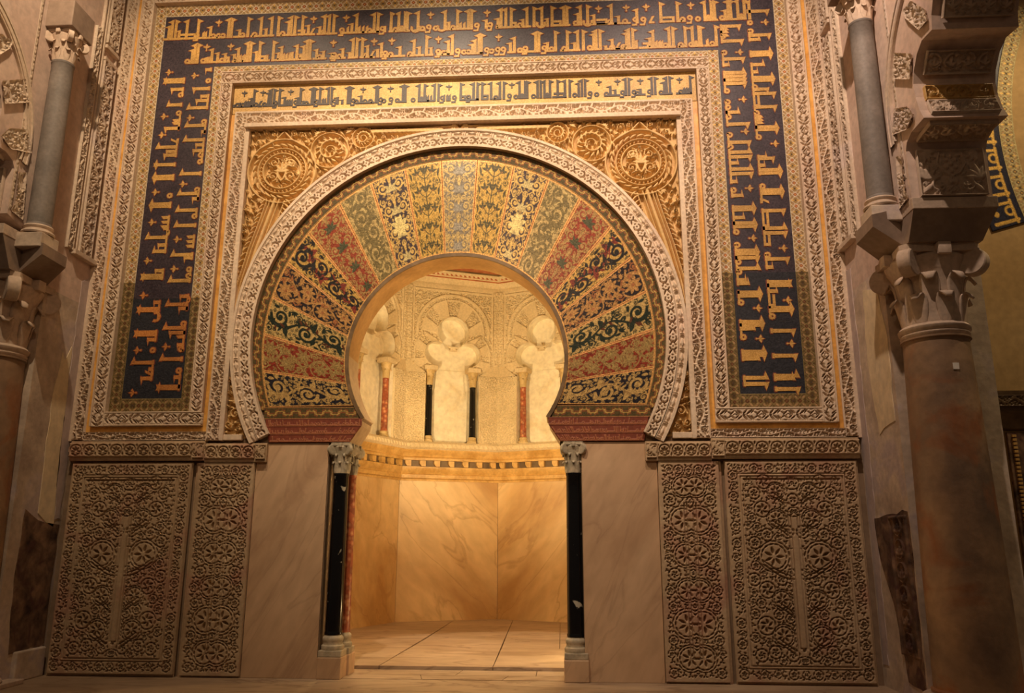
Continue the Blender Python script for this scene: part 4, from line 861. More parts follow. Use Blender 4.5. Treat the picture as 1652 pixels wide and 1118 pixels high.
def capital(e,cx,cy,z0,h,r,mat,big=True,rot=PI/4):
    H=h; B=MB().lathe(cx,cy,[(r*1.0,z0),(r*1.02,z0+.1*H),(r*1.05,z0+.4*H),(r*1.18,z0+.70*H),(r*1.32,z0+.80*H),(r*1.36,z0+.86*H),(r*1.2,z0+.93*H)],40); cap=B.build('capital',mat,e,smooth='auto')
    for tier,(zz,hh,o_,off) in enumerate(((z0+.02*H,.36*H,.26*r,0),(z0+.12*H,.52*H,.34*r,PI/8))):
        for i in range(8):
            b=MB(); leaf_tongue(b,cx,cy,2*PI*i/8+off,zz,hh,r*.98,r*1.12,r*.62,o_,.05*r,0 if big else 1.); b.build('leaf',mat,cap,smooth=True)
    for i in range(4):
        a=rot+i*PI/2; b=MB(); rr=r*1.50; c=(cx+rr*math.cos(a),cy+rr*math.sin(a),z0+.77*H)
        tube_cyl(b,c,(-math.sin(a),math.cos(a),0),H*.18,r*.46); b.build('volute',mat,cap,smooth='auto')
        b=MB(); rr=r*1.30; a2=i*PI/2; s=r*.22; c=Vector((cx+rr*math.cos(a2),cy+rr*math.sin(a2),0)); b.box(c.x-s,c.x+s,c.y-s,c.y+s,z0+.84*H,z0+.995*H,.02*r+.004); b.build('boss',mat,cap,smooth='auto')
    # abacus with hollow sides
    P=[]
    for i in range(4):
        a=rot+i*PI/2; 
        for d in (-.10,.10): P.append((r*1.72*math.cos(a+d),r*1.72*math.sin(a+d)))
        for q in (.25,.5,.75):
            a2=a+.1+q*(PI/2-.2); rr=r*(1.72-.52*math.sin(PI*q)); P.append((rr*math.cos(a2),rr*math.sin(a2)))
    b=MB(); b.prism(P,lambda x,y,hh:(cx+x,cy+y,hh),z0+.90*H,z0+H); b.build('abacus',mat,cap,smooth='auto')
    return cap
def shaft(e,cx,cy,z0,z1,r0,r1,mat,n=40):
    P=[(r0*1.05,z0),(r0*1.06,z0+.02),(r0,z0+.035)]
    for i in range(9):
        t=i/8; P.append((r0+(r1-r0)*t**1.4,z0+.035+(z1-z0-.07)*t))
    P+=[(r1*1.03,z1-.03),(r1*1.07,z1-.022),(r1*1.07,z1-.004),(r1*1.02,z1)]
    return MB().lathe(cx,cy,P,n).build('shaft',mat,e,smooth='auto')
def base(e,cx,cy,z0,h,r,mat,plinth=True):
    pl=h*.30
    o=MB().lathe(cx,cy,[(r*1.35,z0+pl),(r*1.42,z0+pl+.10*h),(r*1.38,z0+pl+.2*h),(r*1.2,z0+pl+.25*h),(r*1.16,z0+pl+.36*h),(r*1.24,z0+pl+.42*h),(r*1.28,z0+pl+.52*h),(r*1.22,z0+pl+.6*h),(r*1.08,z0+pl+.64*h),(r*1.02,z0+h)],36).build('base',mat,e,smooth='auto')
    if plinth: MB().box(cx-r*1.42,cx+r*1.42,cy-r*1.42,cy+r*1.42,z0,z0+pl,.008).build('plinth',mat,o)
    return o
# four jamb columns of the niche doorway
for sd,nm,xb,xr in ((-1,'left',-1.287,-1.262),(1,'right',1.335,1.352)):
    for k,(x,y,mt,ds) in enumerate(((xb,.075,M['black'],'polished black marble column with white flecks, front one of the pair at the %s door jamb'),(xr,.33,M['breccia'],'mottled red marble column standing just behind the black one at the %s jamb'))):
        e=lab(empty('jamb_column',(x,y,0)),ds%nm,'column'); r=.088 if k==0 else .085
        MB().box(x-.13,x+.13,y-.135,y+.122,0,.22,.01).build('pedestal',M['slab'],e)
        base(e,x,y,.22,.22,r,M['capital_dark']); shaft(e,x,y,.44,2.165,r*1.03,r*.93,mt); capital(e,x,y,2.165,.34,r*.98,M['capital_dark'],False)
# ============================================================ THE NICHE
R8=2.456; NX,NY=0.,3.90
def octv(k,R=R8): a=math.radians(45*k); return (NX-R*math.sin(a),NY+R*math.cos(a))
SIDE=2*R8*math.sin(PI/8)
def face(k,off=0.):
    A=octv(k);B=octv(k+1); d=((B[0]-A[0])/SIDE,(B[1]-A[1])/SIDE); mx,my=(A[0]+B[0])/2,(A[1]+B[1])/2
    n=(NX-mx,NY-my); l=math.hypot(*n); n=(n[0]/l,n[1]/l); return (A[0]+n[0]*off,A[1]+n[1]*off),d,n
def fmap(k,off,z0,s0=0.):
    A,d,n=face(k,off)
    return lambda U,V,h:(A[0]+(s0+U)*d[0]+h*n[0],A[1]+(s0+U)*d[1]+h*n[1],z0+V)
# marble lower walls
for i,k in enumerate((-3,-2,-1,0,1,2)):
    A,d,n=face(k); b=MB(); f=fmap(k,0,0); q=.003
    b.prism([(q,-.05),(SIDE-q,-.05),(SIDE-q,2.52),(q,2.52)],lambda s,z,h,f=f:f(s,z,h),-.08,0)
    struct(b.build('wall_niche_%d'%(i+1),M['niche_marble' if k>=0 else 'niche_marble_b']))
b=MB()
for sd in (-1,1):
    P=[(sd*1.737,2.163),(sd*1.46,WT-.01),(sd*1.75,WT-.01),(sd*1.95,2.1)]; b.prism(P,lambda x,y,h:(x,y,h),-.05,8)
struct(b.build('wall_niche_front',M['niche_plain']))
b=MB(); P=[octv(k,R8+.34) for k in (-3,-2,-1,0,1,2,3)]; Q=[octv(k,R8+.5) for k in (3,2,1,0,-1,-2,-3)]
b.prism(P+Q,lambda x,y,h:(x,y,h),2.52,8); struct(b.build('wall_niche_upper',M['niche_plain']))
b=MB(); b.box(-3.2,3.2,.3,7.2,7.6,7.7); struct(b.build('ceiling_niche',M['niche_plain']))
b=MB(); b.prism([octv(k,R8+.36) for k in range(-3,4)]+[(-1.9,1.2),(1.9,1.2)][::1],lambda x,y,h:(x,y,h),2.515,2.54)
def sweep(name,prof,mat,parent,ks=(-3,-2,-1,0,1,2,3),smooth='auto'):
    """profile of (inward offset, z) swept round the octagon"""
    b=MB();V=[];F=[];m=len(prof)
    for k in ks:
        for off,z in prof:
            x,y=octv(k,R8-off/math.cos(PI/8)); V.append((x,y,z))
    for i in range(len(ks)-1):
        for j in range(m): F.append((i*m+j,i*m+(j+1)%m,(i+1)*m+(j+1)%m,(i+1)*m+j))
    F+=[tuple(range(m)),tuple((len(ks)-1)*m+j for j in range(m))]; b.add(V,F); return b.build(name,mat,parent,smooth=smooth)
cor=lab(empty('niche_cornice',(0,6.3,2.46)),'gilded cornice with small brackets running round the inside of the niche','cornice')
sweep('gilt_moulding',[(-.05,2.49),(.015,2.49),(.02,2.52),(.05,2.54),(.05,2.60),(.03,2.615),(.055,2.66),(.075,2.70),(.075,2.745),(-.05,2.745)],M['niche_gold'],cor)
sweep('bracket_band',[(-.05,2.745),(.03,2.745),(.03,2.86),(-.05,2.86)],M['darkbronze'],cor)
for k in (-2,-1,0,1):
    for i in range(7):
        s=.13+i*(SIDE-.26)/6; b=MB(); f=fmap(k,.03,0); b.prism([(s-.055,2.75),(s+.02,2.75),(s+.055,2.80),(s+.055,2.855),(s-.055,2.855)],lambda a,z,h,f=f:f(a,z,h),-.01,.07); b.build('bracket',M['niche_gold'],cor)
sweep('upper_moulding',[(-.05,2.86),(.10,2.86),(.105,2.90),(.075,2.93),(.10,3.0),(.13,3.04),(.13,3.055),(-.05,3.055)],M['niche_gold'],cor)
led=lab(empty('ledge',(0,6.2,3.05)),'cream stone ledge with carved lip above the gilded cornice inside the niche','ledge')
sweep('stone_ledge',[(-.32,3.055),(.14,3.055),(.175,3.09),(.175,3.165),(.14,3.20),(-.32,3.20)],M['niche_stucco'],led)
def t_egg(W,p,g=.008):
    c=Cv(p,W,g,H=.2); c.stroke([(p*.3,.2*W),(p*.6,.8*W)],p*.42); return c
for k in (-2,-1,0,1):
    t=bandto(t_egg(.07,.085),SIDE-.14); sheet('carved_lip',t,fmap(k,.175,3.092,.07),.014,M['niche_stucco'],led,colors=False,skirt=.004)
# ---- blind arches
def niche_canvas():
    c=Cv(SIDE,3.02,.0082,H=1.); c.pierce(21,[.065,.045,.032,.021],[1200,3500,6000,7000],k=1.1)
    A=c.H.copy(); X=np.abs(c.U-SIDE/2); Z=c.V+3.2
    def disc(x,z,r): return np.hypot(X-x,Z-z)-r
    def shape(r1,r2): return np.minimum(np.minimum(disc(0,5.37,r1),disc(.31,4.93,r2)),np.maximum(X-.31-r2,Z-4.93))
    sA=shape(.60,.42); sB=shape(.735,.515); sO=np.minimum(np.minimum(disc(0,5.34,.30),disc(.31,4.90,.235)),np.maximum(X-.30,Z-4.95)); low=(Z<4.62)&(X<.52)
    H=.15+A*.55
    top=(Z-5.105)>(X-.17)*.55
    th=np.degrees(np.arctan2(X,Z-5.22)); ph=np.degrees(np.arctan2(X-.25,Z-4.86))
    it=np.floor((th+11)/22).astype(int); ip=np.floor((ph-12)/22).astype(int)
    plain=np.where(top,it%2==1,ip%2==0)
    inA=(sA<0); H=np.where(inA,np.where(plain,.86,.05+A*.52),H)
    rib=np.where(top,np.abs(((th+11)%22)-11)>10.2,np.abs(((ph-12)%22)-11)>10.0); H=np.where(inA&rib,.86,H)
    bandm=(sA>=0)&(sB<0); bead=(np.abs(sA-.05)<.028)&(((c.U+c.V*1.0)*22)%1<.6)
    H=np.where(bandm,.92,H); H=np.where(bandm&(np.abs(sA-.052)<.026),(.3+.55*A),H); H=np.where((sO<.022)&(sO>-.05),.95,H)
    e=.03; fr=((c.U<.165)&(c.U>.135))|((c.U>SIDE-.165)&(c.U<SIDE-.135))|(np.abs(Z-6.16)<.02); H=np.where(fr&~inA&~bandm,.95,H)
    c.H=H; c.mask=~((sO<-.004)|low); return c
nc=niche_canvas()
def opening_path():
    P=[]
    for i in range(15): a=math.radians(137)*i/14; P.append((.30*math.sin(a),5.34+.30*math.cos(a)))
    a0=math.atan2(P[-1][0]-.31,P[-1][1]-4.90)
    for i in range(1,20): a=a0+(PI-a0)*i/19; P.append((.31+.235*math.sin(a),4.90+.235*math.cos(a)))
    P.append((.31,4.62)); P.append((.52,4.62)); P.append((.52,3.2)); return P
NAMES={-2:'at the far right of the niche',-1:'just right of the niche centre angle',0:'just left of the niche centre angle',1:'at the left edge of the niche'}
for k in (-2,-1,0,1):
    e=lab(empty('blind_arch',(*octv(k+.5,R8*.93),3.2)),'cream lobed blind arch with fanned wedges '+NAMES[k],'blind arch')
    sheet('carved_face',nc,fmap(k,-.03,3.2),.095,M['niche_stucco'],e,mask=nc.mask,colors=False)
    f=fmap(k,0,0); P=opening_path(); P=[(-x,z) for x,z in P[::-1]][:-1]+P
    V=[];F=[]
    for x,z in P: V+=[f(SIDE/2+x,z,.06),f(SIDE/2+x,z,-.20)]
    for i in range(len(P)-1): F.append([2*i,2*i+2,2*i+3,2*i+1])
    o=mesh_np('reveal',np.array(V),F,M['niche_plain'],e,False); o.data.set_sharp_from_angle(angle=.6)
    b=MB(); b.prism([(SIDE/2-.60,3.15),(SIDE/2+.60,3.15),(SIDE/2+.60,5.75),(SIDE/2-.60,5.75)],lambda s,z,h:f(s,z,h),-.28,-.19); b.build('back_slab',M['niche_plain'],e)
    # rounded pale panel standing in the recess
    b=MB(); Q=[(-.30,3.21),(.30,3.21),(.35,3.26),(.35,4.05),(.29,4.28),(.27,4.62),(-.27,4.62),(-.29,4.28),(-.35,4.05),(-.35,3.26)]
    b.prism([(SIDE/2+x,z) for x,z in Q],lambda s,z,h:f(s,z,h),-.19,-.165); b.build('infill_panel',M['niche_plain'],e)
    for s in (-1,1):
        x,y,_=f(SIDE/2+s*.425,0,-.03); 
        dark=(k==0)
        dsc='dark green-black' if dark else 'red-brown'
        n_=lab(empty('colonnette',(x,y,3.2)),'%s colonnette, %s jamb of the blind arch %s'%(dsc,'right' if s<0 else 'left',NAMES[k]),'colonnette')
        base(n_,x,y,3.2,.13,.062,M['gilt_worn']); shaft(n_,x,y,3.33,4.29,.062,.056,M['black'] if dark else M['breccia'],20)
        cp=MB().lathe(x,y,[(.058,4.29),(.064,4.33),(.066,4.42),(.085,4.50),(.10,4.55),(.10,4.57)],20).build('capital',M['gilt_worn'],n_,smooth='auto')
        for i in range(8):
            b=MB(); leaf_tongue(b,x,y,2*PI*i/8,4.30,.15+.07*(i%2),.058,.066,.045,.035,.006); b.build('leaf',M['gilt_worn'],cp,smooth=True)
        b=MB(); b.prism([(SIDE/2+s*.425-.125,4.57),(SIDE/2+s*.425+.125,4.57),(SIDE/2+s*.425+.125,4.655),(SIDE/2+s*.425-.125,4.655)],lambda a,z,h:f(a,z,h),-.15,.09); b.build('impost',M['niche_stucco'],n_)
# corner pilasters
cp_=Cv(.375,1.30,.0075,H=1.); cp_.pierce(31,[.06,.042,.03,.02],[400,1200,2500,3000],k=1.1); 
for x in (0,.375): cp_.line(x,0,x,1.3,.03)
cn_=Cv(.11,1.5,.008,H=1.); cn_.pierce(33,[.03,.02],[600,1500])
for k,nm in ((-1,'right edge of the niche view'),(0,'centre of the niche wall'),(1,'left part of the niche wall')):
    x,y=octv(k,R8-.1); e=lab(empty('corner_pilaster',(x,y,3.2)),'cream carved pilaster folded over the wall angle at the '+nm,'pilaster')
    for kk,flip in ((k,False),(k-1,True)):
        f=fmap(kk,0,0)
        S=(lambda u,kk=kk,flip=flip:(SIDE-u) if flip else u)
        g=.037
        def mf(U,V,h,f=f,S=S): return f(S(g+U),3.2+V,h+.06)
        sheet('carved_face',cp_,mf,.045,M['niche_stucco'],e,colors=False,skirt=.10)
        def mf2(U,V,h,f=f,S=S): return f(S(.01+U),4.72+V,h+.05)
        sheet('upper_strip',cn_,mf2,.035,M['niche_stucco'],e,colors=False,skirt=.05)
        V=[f(S(g),4.50,.095),f(S(.412),4.50,.095),f(S(.12),4.73,.052),f(S(.01),4.73,.052),f(S(.412),4.50,-.01),f(S(.12),4.73,-.01)]
        mesh_np('shoulder',np.array(V),[[0,1,2,3],[1,4,5,2]],M['niche_stucco'],e,False)
fr=lab(empty('frieze',(0,6.2,6.2)),'red and cream painted frieze at the top of the niche wall','frieze')
sweep('cream_band',[(-.3,6.19),(.05,6.19),(.06,6.28),(.05,6.30),(.09,6.38),(.11,6.40),(-.3,6.40)],M['niche_stucco'],fr)
M['redband']=stone('red_painted_band',(.40,.12,.05),(.55,.22,.10),None,8,.8,.1,14)
sweep('red_line',[(-.3,6.40),(.115,6.40),(.115,6.425),(-.3,6.425)],M['redband'],fr)
sweep('cream_fillet',[(-.3,6.425),(.13,6.425),(.16,6.53),(-.3,6.53)],M['niche_stucco'],fr)
sweep('dark_line',[(-.3,6.53),(.17,6.53),(.17,6.56),(-.3,6.56)],M['darkbronze'],fr)
sweep('red_band',[(-.3,6.56),(.16,6.56),(.12,6.9),(-.3,6.9)],M['redband'],fr)
sweep('upper_cream',[(-.3,6.9),(.14,6.9),(.14,7.5),(-.3,7.5)],M['niche_stucco'],fr)
tw=bandto(t_egg(.06,.09),SIDE-.16)
for k in (-1,0): sheet('wave_pattern',tw,fmap(k,.135,6.445,.08),.012,M['redband'],fr,colors=False,skirt=.004)
# ============================================================ SIDE PIERS, ARCHES AND COLUMNS
XS=4.47
def sidemap(sd,x=XS):
    """canvas u = distance out from the wall (towards the viewer), v = height"""
    return lambda U,V,h:(sd*(x-h),-U,V)
PROF=[(-.02,4.15),(1.0,4.15),(1.0,4.5),(1.86,4.5),(1.86,5.0),(1.90,5.07),(2.02,5.115),(2.28,5.113),(2.22,5.22),(2.175,5.38),(2.165,5.52),(2.20,5.62),(2.30,5.74),(2.42,5.80),(2.62,5.77),(2.64,5.9),(2.72,6.05),(2.86,6.17),(3.02,6.22),(3.25,6.14),(3.35,6.3),(3.5,6.4),(4.6,6.5)]
def build_side(sd,nm,dy,dz,cx,cy):
    X1=5.20
    # upper wall carrying the lobed arch
    prof=[(u-dy,z+dz) if u>1.2 else (u-dy*.75 if u>.5 else u,z) for u,z in PROF]
    b=MB(); poly=[(-.02,4.15)]+prof[1:]+[(4.6,9.2),(-.02,9.2)]
    b.prism(poly,lambda u,z,h:(sd*h,-u,z),XS,X1); struct(b.build('wall_%s_upper'%nm,M['plaster_pink']))
    yf=1.04-dy*.75
    b=MB(); b.box(sd*XS,sd*5.43,-yf,.02,0,4.15,.0); pier=b.build('wall_%s'%nm,M['plaster']); struct(pier)
    # column
    e=lab(empty('column',(cx,cy,0)),'tall thick weathered stone column with leafy capital at the %s edge'%nm,'column')
    base(e,cx,cy,0,.16,.345,M['capital']); shaft(e,cx,cy,.16,3.30,.352,.287,M['shaft'],56)
    MB().lathe(cx,cy,[(.288,3.30),(.30,3.31),(.305,3.33),(.295,3.345),(.312,3.36),(.318,3.39),(.30,3.41),(.285,3.42)],48).build('astragal',M['capital'],e,smooth='auto')
    capital(e,cx,cy,3.41,.74,.275,M['capital'],True)
    # impost block, wider at the top
    zt=4.41+dz*.3
    e2=lab(empty('impost_block',(cx,cy,4.15)),'heavy plain stone impost block resting on the capital of the %s column'%nm,'block')
    b=MB(); u0,u1=yf-.02,1.72-dy; V=[]
    for x,u,z in ((4.46,u0,4.15),(5.13,u0,4.15),(5.13,u1,4.15),(4.46,u1,4.15),(4.465,u0,zt),(5.22,u0,zt),(5.22,u1+.16,zt),(4.465,u1+.16,zt)): V.append((sd*x,-u,z))
    b.add(V,[(0,1,2,3),(7,6,5,4),(0,4,5,1),(1,5,6,2),(2,6,7,3),(3,7,4,0)]); b.build('block',M['impost'],e2)
    hbar('top_slab',sd*4.46,sd*5.225,-(u1+.17),-(u0),zt,zt+.11,M['capital'],e2,.006)
    # carved intrados panels facing the viewer
    e3=lab(empty('lobed_arch_carving',(sd*4.85,-(1.9-dy),4.5)),'carved panels stepping up under the lobed arch above the %s column'%nm,'carving')
    def panel(u0,z0,u1,z1,seed,name='carved_panel',mat=M['capital']):
        l=math.hypot(u1-u0,z1-z0); W=.60; c=Cv(W,l,.008,H=.1); m_=W/2
        for x in (0,W): c.line(x,0,x,l,.03)
        for y in (0,l): c.line(0,y,W,y,.03)
        if l>.35:
            c.stroke([(m_-.10,l*.93),(m_-.13,l*.7),(m_-.07,l*.5),(m_,l*.42)],.022); 
            for a_,b_ in ((0,.86),(.04,.78),(0,.70),(.04,.62),(0,.54)): c.disc(m_-a_,l*b_,.020)
            c.spiral(m_-.12,l*.22,.085,PI/2,1,1.1,.024); c.palm(m_-.12,l*.18,.07,PI/2,3,1.4); c.palm(.05,l*.35,.16,PI/2-.3,5,1.6); c.palm(.06,l*.92,.12,-.4,5,1.6); c.leaf(.04,.04,.8,.12,.05)
            c.fill(seed,[.04,.028],[200,400],mask=lambda x,y,r:x<m_); c.mirror()
        else:
            for i in range(4):
                c.spiral(W*(i+.5)/4,l/2,min(.075,l*.4),PI/2,1 if i%2 else -1,1.1,.020); c.palm(W*(i+.5)/4,l*.35,l*.4,PI/2,3,1.4)
            c.fill(seed,[.035,.024],[200,400])
        d=((u1-u0)/l,(z1-z0)/l); nn=(-d[1],d[0]) if True else None
        # outward normal of the underside: away from the masonry
        nu,nz=d[1],-d[0]
        mf=lambda U,V,h:(sd*(4.545+U),-(u0+d[0]*V+nu*(h+.012)),z0+d[1]*V+nz*(h+.012))
        sheet(name,c,mf,.035,mat,e3,colors=False,skirt=.012)
    S=lambda u,z:(u-dy,z+dz)
    for j,(a,bb) in enumerate(((S(1.865,4.53),S(1.865,4.99)),(S(2.25,5.15),S(2.19,5.30)),(S(2.18,5.33),S(2.168,5.47)),(S(2.19,5.60),S(2.33,5.76)),(S(2.645,5.86),S(2.74,6.06)),(S(1.93,5.10),S(2.22,5.115)))):
        panel(*a,*bb,40+j,mat=M['capital'] if j!=2 else M['niche_gold'])
    # voussoir blocks on the side face of the arch
    e4=lab(empty('arch_wedges',(sd*XS,-(1.9-dy),5.2)),'small carved wedge blocks let into the pink side face of the %s lobed arch'%nm,'carving')
    L=[[(1.935,6.005),(2.264,5.779),(2.179,5.556),(1.829,5.778)],[(1.79,5.489),(2.06,5.36),(2.16,5.22),(1.991,5.15),(1.672,5.262)],[(1.704,5.031),(1.83,4.978),(1.80,4.72),(1.85,4.53),(1.649,4.50),(1.677,4.729)],[(2.19,6.27),(2.39,6.24),(2.60,6.0),(2.62,5.86),(2.45,5.88),(2.24,6.15)]]
    for j,Q in enumerate(L):
        Q=[S(*q) for q in Q]; us=[q[0] for q in Q]; zs=[q[1] for q in Q]; c=Cv(max(us)-min(us),max(zs)-min(zs),.007,H=.15); c.fill(60+j,[.055,.04,.026],[200,500,700])
        Qc=[(u-min(us),z-min(zs)) for u,z in Q]+[(Q[0][0]-min(us),Q[0][1]-min(zs))]; c.stroke(Qc,.03)
        ins=np.zeros(c.U.shape,bool)
        for i in range(len(Qc)-1):
            (x0,y0),(x1,y1)=Qc[i],Qc[i+1]; 
            if y0==y1: continue
            cond=((c.V>min(y0,y1))&(c.V<=max(y0,y1))&(c.U<(x1-x0)*(c.V-y0)/(y1-y0)+x0)); ins^=cond
        mf=lambda U,V,h,a=min(us),b_=min(zs):(sd*(XS-.004-h),-(a+U),b_+V)
        sheet('carved_wedge',c,mf,.03,M['side_relief'],e4,mask=ins,colors=False)
    c0=(2.95-dy*.6,5.40+dz*.7)
    for r,rw,dp in ((1.345,.02,.03),(1.30,.05,.02),(1.25,.015,.03)):
        b=MB();V=[];F=[];n=40
        for i in range(n+1):
            a=-math.radians(100)+math.radians(115)*i/n
            for rr,h in ((r,0),(r,dp),(r+rw,dp),(r+rw,0)): V.append((sd*(XS-h),-(c0[0]+rr*math.sin(a)),c0[1]+rr*math.cos(a)))
        for i in range(n):
            for k in range(3): F.append((4*i+k,4*i+k+1,4*i+5+k,4*i+4+k))
        b.add(V,F); b.build('rim_moulding',M['stucco_side'],e4,smooth='auto')
    # corbel and upper colonnette
    uc=1.50-dy*.85; e5=lab(empty('corbel_block',(sd*4.35,-uc,4.13)),'dark wedge-shaped stone corbel under the small grey colonnette on the %s pier'%nm,'block')
    b=MB(); ua,ub=1.09-dy*1.0,1.58-dy*1.1; V=[(sd*4.49,-ua,4.135),(sd*4.49,-ub,4.15),(sd*4.15,-(ub+.14),4.31),(sd*4.15,-(ua+.19),4.30)]
    V+=[(x,y,z+d) for (x,y,z),d in zip(V,(.40,.40,.12,.12))]
    b.add(V,[(0,1,2,3),(7,6,5,4),(0,4,5,1),(1,5,6,2),(2,6,7,3),(3,7,4,0)]); b.build('block',M['impost'],e5)
    x5=sd*4.335
    e6=lab(empty('grey_colonnette',(x5,-uc,4.42)),'slim dark grey colonnette set against the upper %s pier'%nm,'colonnette')
    MB().box(x5-.15,x5+.15,-uc-.15,-uc+.15,4.40,4.56,.01).build('plinth',M['plaster'],e6)
    base(e6,x5,-uc,4.52,.16,.115,M['capital'],False); shaft(e6,x5,-uc,4.66,6.62,.12,.112,M['greystone'],32); capital(e6,x5,-uc,6.62,.36,.115,M['capital'],True)
    MB().box(x5-.24,x5+.17,-uc-.2,-uc+.2,6.98,7.3,.01).build('impost',M['impost'],e6)
    # carved stucco strips on the pier face next to the wall
    e7=lab(empty('carved_strip',(sd*XS,-.35,4.7)),'deeply carved stucco strip panel on the %s pier face beside the lettered wall'%nm,'relief panel')
    def vs(name,u0,w_,z0,z1,p,seed,mat,dpt=.04):
        n=int(round((z1-z0)/p)); t=t_vine(w_,(z1-z0)/n,seed).tile(n)
        sheet(name,t,lambda U,V,h:(sd*(XS-.01-h),-(u0+V),z0+U),dpt,mat,e7,colors=False,skirt=.02)
    k=1.0
    vs('carved_band',.16,.24,4.72,7.25,.36,13,M['side_relief'],.05); vs('narrow_band',.50,.11,4.70,7.6,.24,14,M['side_relief'],.035); vs('carved_band',.16,.24,7.5,9.0,.36,15,M['side_relief'],.05)
    for u in (.02,.13,.41,.47): hbar('fillet',sd*(XS-.035),sd*(XS+.01),-(u+.028),-u,4.72,9.0,M['stucco_side'],e7,.005)
    hbar('sill',sd*(XS-.07),sd*(XS+.01),-.50,-.0,4.66,4.72,M['stucco_side'],e7,.006)
    for z in (7.25,7.42): hbar('cross_fillet',sd*(XS-.06),sd*(XS+.01),-.41,-.13,z,z+.05,M['stucco_side'],e7,.006)
    # thin notched line beside the colonnette
    t=Cv(.05,.10,.008); t.stroke([(.005,.02),(.04,.05),(.005,.08)],.012); tt=t_bead(.04,.10,.008).tile(44)
    sheet('notched_edge',tt,lambda U,V,h:(sd*(XS-h),-(uc+.27+V),4.75+U),.012,M['stucco_side'],e4,colors=False,skirt=.003)
    return pier,yf
M['side_relief']=M['stucco_side']
wr,yfr=build_side(1,'right',0.,0.,4.775,-1.32)
wl,yfl=build_side(-1,'left',.27,.20,-4.79,-1.02)
def patch(name,sd,pts,mat,parent,label,x=XS,seed=1,th=.006):
    rg=random.Random(seed); P=[]
    for i in range(len(pts)):
        a,b_=pts[i],pts[(i+1)%len(pts)]; n=max(2,int(math.dist(a,b_)/.12))
        for j in range(n): t=j/n; P.append((a[0]+(b_[0]-a[0])*t+rg.uniform(-.014,.014),a[1]+(b_[1]-a[1])*t+rg.uniform(-.02,.02)))
    b=MB(); b.prism(P,lambda u,z,h:(sd*(x-h),-u,z),-.004,th); o=b.build(name,mat,parent); 
    if label: o['label']=label
    return o
LP=stone('cream_repair_plaster',(.82,.67,.43),(.92,.78,.54),None,2,.85,.1,12); VP=stone('lilac_limewash',(.52,.42,.40),(.62,.51,.47),None,1.6,.85,.15,12)
patch('repair_patch',-1,[(.12,1.55),(.42,1.70),(.46,3.0),(.38,3.5),(.30,3.42),(.22,3.6),(.18,2.4)],LP,wl,'cream plaster repair',seed=2)
patch('limewash_patch',-1,[(.03,1.66),(.13,1.66),(.19,2.4),(.20,4.4),(.03,4.5)],VP,wl,'lilac limewash strip',seed=3)
patch('repair_patch',1,[(.55,2.5),(.95,2.6),(1.0,3.4),(.85,4.0),(.5,4.05),(.42,3.3)],LP,wr,'cream plaster repair',seed=9)
patch('damp_remnant',-1,[(.03,.35),(.12,.30),(.60,.30),(.66,1.0),(.64,1.75),(.40,1.62),(.03,1.60)],M['remnant'],wl,'dark damp-stained remnant of carving',seed=4)
patch('limewash_patch',1,[(.02,.2),(.16,.2),(.22,2.2),(.20,4.4),(.02,4.45)],VP,wr,'lilac limewash strip',seed=5)
patch('painted_remnant',1,[(.18,1.68),(1.02,1.72),(1.0,.10),(.62,.12),(.50,.75),(.30,1.10),(.20,1.30)],M['remnant'],wr,'dark painted remnant of carved marble',seed=7)
c=Cv(.42,1.3,.009,H=.1)
for i in range(6): c.ring(.21,.12+i*.215,.09,.02); c.palm(.21,.06+i*.215,.10,PI/2,5,2.2)
for x in (0.02,.40): c.line(x,0,x,1.3,.025)
c.line(0,1.28,.42,1.28,.03)
sheet('carved_remnant',c,lambda U,V,h:(4.47-.008-h,-(.56+U),.38+V),.02,M['remnant'],wr,colors=False,skirt=.01)
o=MB().box(-4.50,-4.42,-.52,-.03,0,.30,.015).build('foot_block',M['plaster']); lab(o,'pale worn stone foot block at the base of the left pier','block')
o=MB(); o.prism([(-.03,-.03),(.03,-.03),(.03,.03),(-.03,.03)],lambda a,c_,h:(4.79+a*.9,-1.62-h,2.985+c_),0,.004); o=o.build('paper_tag',M['white']); lab(o,'tiny square white paper tag stuck high on the right column shaft','tag')
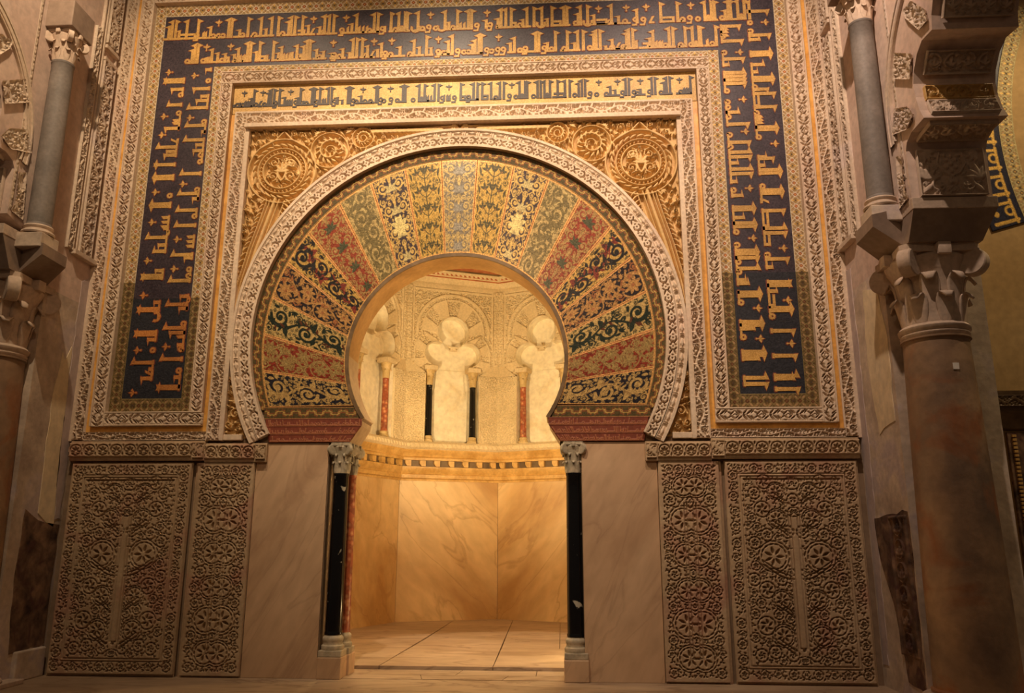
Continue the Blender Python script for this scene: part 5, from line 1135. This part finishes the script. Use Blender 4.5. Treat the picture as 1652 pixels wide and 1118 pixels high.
# ============================================================ RIGHT-HAND BAY BEYOND THE PIER
b=MB(); b.box(5.43,9.5,-.0,.3,-.1,9.2); struct(b.build('wall_right_bay',M['ochre']))
e=lab(empty('bay_arch_band',(6.5,0,6.05)),'arched mosaic band of gold letters on dark blue seen through the right side arch','arch band')
t=t_star(.17,.13,.0075,bg=(.30,.22,.09),ln=(.50,.42,.22),red=(.16,.10,.05)); 
def bay(cv,r0,y,A0,A1,nm_,mat):
    L_=(A1-A0)*3.6; t=bandto(cv,L_)
    sheet(nm_,t,lambda U,V,h:(10.2+(r0+V)*np.sin(A0+U/L_*(A1-A0)),y-h,6.05+(r0+V)*np.cos(A0+U/L_*(A1-A0))),0,mat,e,skirt=.02)
A0,A1=math.radians(-106),math.radians(-62)
bay(t,3.62,-.02,A0,A1,'geometric_border',M['mosaic_matt'])
g_=Cv(.30,.40,.008,col=(.03,.03,.05)); g_.stroke([(.05,.06),(.05,.33)],.035,h=0,col=G1,met=.5); g_.stroke([(.02,.08),(.28,.08)],.03,h=0,col=G1,met=.5); g_.ring(.16,.12,.045,.025,h=0,col=G1,met=.5); g_.stroke([(.25,.08),(.25,.26)],.03,h=0,col=G1,met=.5); g_.disc(.15,.28,.03,h=0,col=G1,met=.5)
bay(g_,3.79,-.018,A0,A1,'lettered_band',M['mosaic'])
e=lab(empty('bay_moulding',(6.4,0,2.7)),'dark bronze-toned moulding across the bay wall at the right edge','moulding')
b=MB(); b.prism([(0,2.60),(-.05,2.62),(-.06,2.75),(-.10,2.80),(-.10,2.84),(-.13,2.97),(-.13,3.02),(0,3.03)],lambda y,z,h:(h,y,z),5.43,9.4); b.build('moulding',M['darkbronze'],e,smooth='auto')
t=bandto(t_vine(.12,.2,8),3.9); sheet('carved_strip',t,flat((5.45,-.13,2.85),(1,0,0),(0,0,1),FRONT),.012,M['darkbronze'],e,colors=False,skirt=.005)
e=lab(empty('dark_panel',(6.5,0,0)),'dark ornamented panel with beaded edge below the bronze moulding at the right edge','panel')
MB().box(6.0,9.3,-.04,.0,.0,2.58,.004).build('panel',M['remnant'],e)
b=MB()
for i in range(60): b.box(6.04,6.08,-.065,-.03,.05+i*.042,.075+i*.042)
b.build('beaded_edge',M['niche_gold'],e)

# ---- repeated things share a group
GR=dict(arch_impost='imposts under the feet of the horseshoe arch',spandrel_panel='gilded spandrels of the arch',gilded_strip='gilded strips of the lettered wall',inscription_panel='mosaic inscription panels',dado_relief='carved dado panels',dado_cornice='dado cornices',marble_slab='marble slabs beside the doorway',jamb_column='paired columns of the niche doorway',blind_arch='blind arches inside the niche',colonnette='small colonnettes inside the niche',corner_pilaster='corner pilasters inside the niche',column='big columns at the side piers',impost_block='impost blocks of the side columns',lobed_arch_carving='carvings under the side arches',arch_wedges='wedge carvings of the side arches',corbel_block='corbels on the side piers',grey_colonnette='grey colonnettes on the side piers',carved_strip='carved strips on the side piers')
for o in list(bpy.data.objects):
    if o.parent is None and 'label' in o.keys():
        g=GR.get(o.name.split('.')[0])
        if g: o['group']=g
